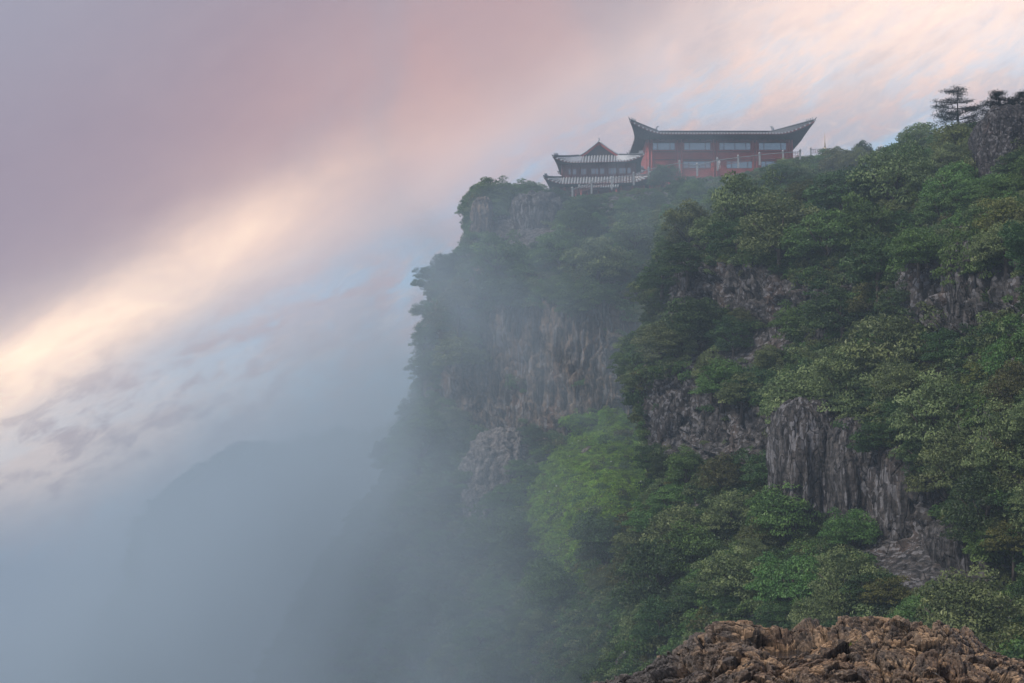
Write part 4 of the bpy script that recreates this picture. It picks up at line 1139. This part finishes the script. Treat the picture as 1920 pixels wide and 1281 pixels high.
# ------------------------------------------------------------------ foreground ledge
CREST = np.array([(900,1420),(1000,1345),(1080,1293),(1125,1276),(1200,1240),(1260,1200),(1300,1176),(1330,1160),(1385,1158),(1430,1166),(1470,1162),(1530,1150),(1600,1150),(1660,1148),(1720,1152),(1760,1160),(1800,1175),(1850,1195),(1900,1225),(1960,1240),(2100,1260),(2400,1290)], float)
def ledge_height(x, y):
    D = 16.0
    pe = 960 + F * x / D
    zc = (900 - np.interp(pe, CREST[:, 0], CREST[:, 1])) / F * D
    near = np.clip(D - y, 0, None)
    face = np.where(near < 2.2, .16 * near + .11 * near ** 2, .884 + .25 * (near - 2.2))     # rounded brow, tilted to the camera
    out = np.clip(y - D, 0, None)
    return zc - face - 1.4 * out ** 1.5
def ledge():
    xs = np.concatenate([np.linspace(-1.2, .6, 60, endpoint=False), np.linspace(.6, 6.6, 560, endpoint=False), np.linspace(6.6, 12, 80)])
    ys = np.concatenate([np.linspace(2, 13.6, 80, endpoint=False), np.linspace(13.6, 16.7, 420, endpoint=False), np.linspace(16.7, 22, 60)])
    X, Y = np.meshgrid(xs, ys, indexing='ij')
    Z = ledge_height(X, Y)
    p = np.stack([X, Y, Z], -1).reshape(-1, 3)
    n = grid_normals(np.stack([X, Y, Z], -1)).reshape(-1, 3); n *= np.sign(n[:, 2:3])
    p0_ = p; p = p * (.85, 1.15, 1.25)
    wv = np.stack([vnoise(p * 2.2, 301), vnoise(p * 2.2, 302), vnoise(p * 2.2, 303)], 1)
    q = p + .10 * wv
    d = .15 * fbm(p * .9, 3, .5, 310)
    h, e = facet(q * 1.3, 320, .9); d += .15 * h - .05 * np.exp(-e * 12)
    h, e = facet(q * 3.1 + 7, 330, 1.0); d += .085 * h - .035 * np.exp(-e * 10)
    h, e = facet(q * 7.5 + 3, 340, 1.1); d += .034 * h - .018 * np.exp(-e * 9)
    h, e = facet(q * 17 + 5, 350, 1.1); d += .014 * h - .008 * np.exp(-e * 8)
    h, e = facet(q * 38, 355, 1.0); d += .009 * h
    d += .012 * fbm(q * 9, 4, .6, 360)
    p = p0_
    hol = np.zeros(len(p))
    for (hx, hy, ra, rb, dp) in HOLES:
        r2 = ((p[:, 0] - hx) / ra) ** 2 + ((p[:, 1] - hy) / rb) ** 2
        hol += dp * np.exp(-r2 ** 2.0)
    p = p + n * d[:, None]; p[:, 2] -= hol
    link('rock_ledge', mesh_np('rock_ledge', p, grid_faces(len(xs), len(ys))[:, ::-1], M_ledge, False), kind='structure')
    return p.reshape(len(xs), len(ys), 3), xs, ys
HOLES = [(3.20, 15.55, .55, .30, .26), (4.55, 14.75, .60, .17, .14)]
def ledge_material():
    m, N, L, B = new_mat('brown_ledge_rock')
    g = N.new('ShaderNodeNewGeometry')
    def no(s, d, r, dist=0.0):
        n = nd(N, 'ShaderNodeTexNoise', Scale=s, Detail=d, Roughness=r, Distortion=dist); L.new(g.outputs['Position'], n.inputs['Vector']); return n.outputs['Fac']
    n1, n2, n3, n4 = no(.8, 5.0, .6), no(5.0, 8.0, .65, .6), no(22.0, 8.0, .7, .5), no(2.2, 6.0, .6)
    c = ramp_node(N, L, n2, [(.36, (.018, .015, .014)), (.46, (.065, .045, .034)), (.55, (.125, .085, .056)), (.67, (.31, .225, .15))])
    c2 = ramp_node(N, L, n3, [(.40, (.022, .018, .016)), (.52, (.11, .075, .052)), (.64, (.34, .26, .19))])
    vc = nd(N, 'ShaderNodeTexVoronoi', Scale=9.0); L.new(g.outputs['Position'], vc.inputs['Vector'])
    sc_ = N.new('ShaderNodeSeparateColor'); L.new(vc.outputs['Color'], sc_.inputs[0])
    c = mixc(N, L, .45, c, c2)
    c = mixc(N, L, ramp_node(N, L, sc_.outputs[0], [(.45, 0.0), (.95, .7)]), c, (.42, .27, .155))
    c = mixc(N, L, ramp_node(N, L, sc_.outputs[1], [(.6, 0.0), (.95, .65)]), c, (.045, .038, .036))
    c = mixc(N, L, ramp_node(N, L, n4, [(.5, 0.0), (.66, .55)]), c, (.14, .075, .04))
    # grey lichen skin on the left shoulder and the rim
    sp = N.new('ShaderNodeSeparateXYZ'); L.new(g.outputs['Position'], sp.inputs[0])
    mr = nd(N, 'ShaderNodeMapRange'); L.new(sp.outputs[0], mr.inputs['Value']); mr.inputs['From Min'].default_value = 2.6; mr.inputs['From Max'].default_value = 1.6
    mul = nd(N, 'ShaderNodeMath', operation='MULTIPLY'); L.new(mr.outputs[0], mul.inputs[0]); L.new(ramp_node(N, L, n1, [(.3, .25), (.6, .95)]), mul.inputs[1])
    c = mixc(N, L, mul.outputs[0], c, mixc(N, L, ramp_node(N, L, n3, [(.4, 0.0), (.6, 1.0)]), (.028, .026, .026), (.09, .082, .08)))
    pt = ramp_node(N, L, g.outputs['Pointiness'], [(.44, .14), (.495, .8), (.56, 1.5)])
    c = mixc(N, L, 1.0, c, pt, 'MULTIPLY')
    sc = nd(N, 'ShaderNodeTexNoise', Scale=60.0, Detail=3.0); L.new(g.outputs['Position'], sc.inputs['Vector'])
    c = mixc(N, L, ramp_node(N, L, sc.outputs['Fac'], [(.66, 0.0), (.72, .6)]), c, (.5, .47, .43))
    L.new(c, B.inputs['Base Color'])
    L.new(ramp_node(N, L, n1, [(.4, .75), (.6, .38)]), B.inputs['Roughness'])
    bp = nd(N, 'ShaderNodeBump', Strength=.8, Distance=.03); L.new(n3, bp.inputs['Height']); L.new(bp.outputs[0], B.inputs['Normal'])
    return m
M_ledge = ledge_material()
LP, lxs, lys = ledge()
m, N, L, B = new_mat('puddle_water'); B.inputs['Base Color'].default_value = (.012, .014, .017, 1); B.inputs['Roughness'].default_value = .04
nn = nd(N, 'ShaderNodeTexNoise', Scale=14.0, Detail=4.0); g = N.new('ShaderNodeNewGeometry'); L.new(g.outputs['Position'], nn.inputs['Vector'])
bp = nd(N, 'ShaderNodeBump', Strength=.5, Distance=.03); L.new(nn.outputs['Fac'], bp.inputs['Height']); L.new(bp.outputs[0], B.inputs['Normal']); M_water = m
def zat(x, y):
    i = int(np.argmin(np.abs(lxs - x))); j = int(np.argmin(np.abs(lys - y)))
    a = LP[max(0, i - 8):i + 9, max(0, j - 8):j + 9, 2]; return float(a.min()), float(np.median(a))
def puddle(hx, hy, ra, rb, label):
    """flat water just under the lowest part of the rim nearest the camera"""
    js = np.abs(lys - (hy - rb)) < .06; is_ = np.abs(lxs - hx) < ra * .7
    lev = float(np.percentile(LP[is_][:, js, 2], 35)) - .01
    mb = MB(); n = 40; v = [(0, 0, 0)]
    for k in range(n):
        a = 2 * math.pi * k / n; w = 1 + .15 * math.sin(3 * a + hx) + .1 * math.sin(5 * a)
        v.append((ra * w * math.cos(a), rb * w * math.sin(a), 0))
    mb.add(v, [(0, k + 1, (k + 1) % n + 1) for k in range(n)])
    o = mb.obj('puddle', M_water); o.location = (hx, hy, lev); o['label'] = label; o['category'] = 'puddle'
puddle(3.20, 15.5, .6, .34, 'dark rain puddle in the hollow near the far rim of the brown ledge')
puddle(4.55, 14.75, .7, .22, 'small glinting puddle low at the right on the brown ledge')
def moss():
    V = []; g_ = np.random.default_rng(5); x0, y0 = 3.52, 15.45
    for k in range(2600):
        x = x0 + g_.normal() * .07; y = y0 + g_.normal() * .06
        i = np.searchsorted(lxs, x); j = np.searchsorted(lys, y); z = LP[i, j, 2]
        a = g_.random() * 6.28; d = np.array((math.cos(a), math.sin(a), 0)) * .006; t = np.array((g_.normal() * .01, g_.normal() * .01, g_.uniform(.02, .05)))
        b = np.array((x, y, z - .005)); V += [b - d, b + d, b + t]
    me = mesh_np('moss', np.array(V), np.arange(len(V)).reshape(-1, 3), leaf_material('moss_green', (.07, .10, .01), (.13, .17, .02), (.2, .25, .03)), False)
    at = me.attributes.new('tint', 'FLOAT', 'POINT'); at.data.foreach_set('value', g_.random(len(V)).astype(np.float32))
    link('moss', me, None, kind='stuff', label='small yellow-green moss tuft beside the puddle on the brown ledge', category='moss')
moss()

# ------------------------------------------------------------------ air
def haze():
    mb = MB(); x0, x1, y0, y1, z0, z1 = -570, 470, -70, 570, -124, 80
    mb.box(((x0 + x1) / 2, (y0 + y1) / 2, (z0 + z1) / 2), (x1 - x0, y1 - y0, z1 - z0))
    m = bpy.data.materials.new('haze_air'); m.use_nodes = True; N = m.node_tree.nodes; L = m.node_tree.links; N.clear()
    o = N.new('ShaderNodeOutputMaterial'); v = N.new('ShaderNodeVolumePrincipled'); L.new(v.outputs[0], o.inputs['Volume'])
    v.inputs['Color'].default_value = (.66, .82, .98, 1); v.inputs['Density'].default_value = .00065; v.inputs['Anisotropy'].default_value = 0.0
    mb.obj('haze', m, None, kind='stuff')
haze()
def mist():
    """the bank of cloud that lies in the valley and climbs the cliff: denser low and to the left"""
    mb = MB(); x0, x1, y0, y1, z0, z1 = -330, 62, 60, 440, -108, 78
    mb.box(((x0 + x1) / 2, (y0 + y1) / 2, (z0 + z1) / 2), (x1 - x0, y1 - y0, z1 - z0))
    m = bpy.data.materials.new('mist_vapour'); m.use_nodes = True; nt = m.node_tree; N = nt.nodes; L = nt.links; N.clear()
    out = N.new('ShaderNodeOutputMaterial'); v = N.new('ShaderNodeVolumePrincipled'); L.new(v.outputs[0], out.inputs['Volume'])
    v.inputs['Color'].default_value = (.66, .80, .92, 1)
    g = N.new('ShaderNodeNewGeometry'); sp = N.new('ShaderNodeSeparateXYZ'); L.new(g.outputs['Position'], sp.inputs[0])
    X, Y, Z = sp.outputs
    def ma(op, a, b=None, c=None, clamp=False):
        q = N.new('ShaderNodeMath'); q.operation = op; q.use_clamp = clamp
        for i, w in enumerate((a, b, c)):
            if w is None: continue
            if isinstance(w, (int, float)): q.inputs[i].default_value = w
            else: L.new(w, q.inputs[i])
        return q.outputs[0]
    nz = nd(N, 'ShaderNodeTexNoise', Scale=.028, Detail=4.0, Roughness=.6, Distortion=.7); L.new(g.outputs['Position'], nz.inputs['Vector'])
    n = ma('SUBTRACT', nz.outputs['Fac'], .5)
    def sm(x, a, b):
        q = N.new('ShaderNodeMapRange'); q.interpolation_type = 'SMOOTHSTEP'; q.inputs['From Min'].default_value = a; q.inputs['From Max'].default_value = b
        L.new(x, q.inputs['Value']); return q.outputs[0]
    # top of the bank climbs to the right towards the cliff
    top = ma('ADD', ma('MULTIPLY', ma('MINIMUM', X, -8.0), .72), 40.0)
    hgt = ma('ADD', ma('SUBTRACT', top, Z), ma('MULTIPLY', n, 60.0))
    f_h = sm(hgt, -14.0, 34.0)
    f_x = sm(ma('ADD', ma('ADD', X, ma('MULTIPLY', n, 24.0)), ma('MULTIPLY', ma('MINIMUM', Z, 10.0), .72)), 12.0, -30.0)
    f_y = sm(Y, 80.0, 170.0)
    bank = ma('MULTIPLY', ma('MULTIPLY', f_h, f_x), f_y)
    # thin vapour round the temple buttress and in the gully
    gy = ma('ABSOLUTE', ma('SUBTRACT', Y, 178.0)); f2 = sm(gy, 66.0, 25.0)
    wis = sm(ma('ADD', n, 0.0), .01, .13)
    gx = ma('MULTIPLY', sm(ma('ABSOLUTE', ma('SUBTRACT', X, 8.0)), 46.0, 16.0), ma('ADD', .3, ma('MULTIPLY', sm(Z, -8.0, 16.0), .8)))
    thin = ma('MULTIPLY', ma('MULTIPLY', f2, ma('ADD', wis, .06)), gx)
    dens = ma('ADD', ma('MULTIPLY', ma('MULTIPLY', bank, ma('ADD', .16, ma('MULTIPLY', sm(n, -.09, .11), 1.5))), .032), ma('MULTIPLY', thin, .0098))
    L.new(dens, v.inputs['Density'])
    mb.obj('mist', m, None, kind='stuff', label='bank of grey-blue mist drifting up the cliff from the valley', category='mist')
mist()
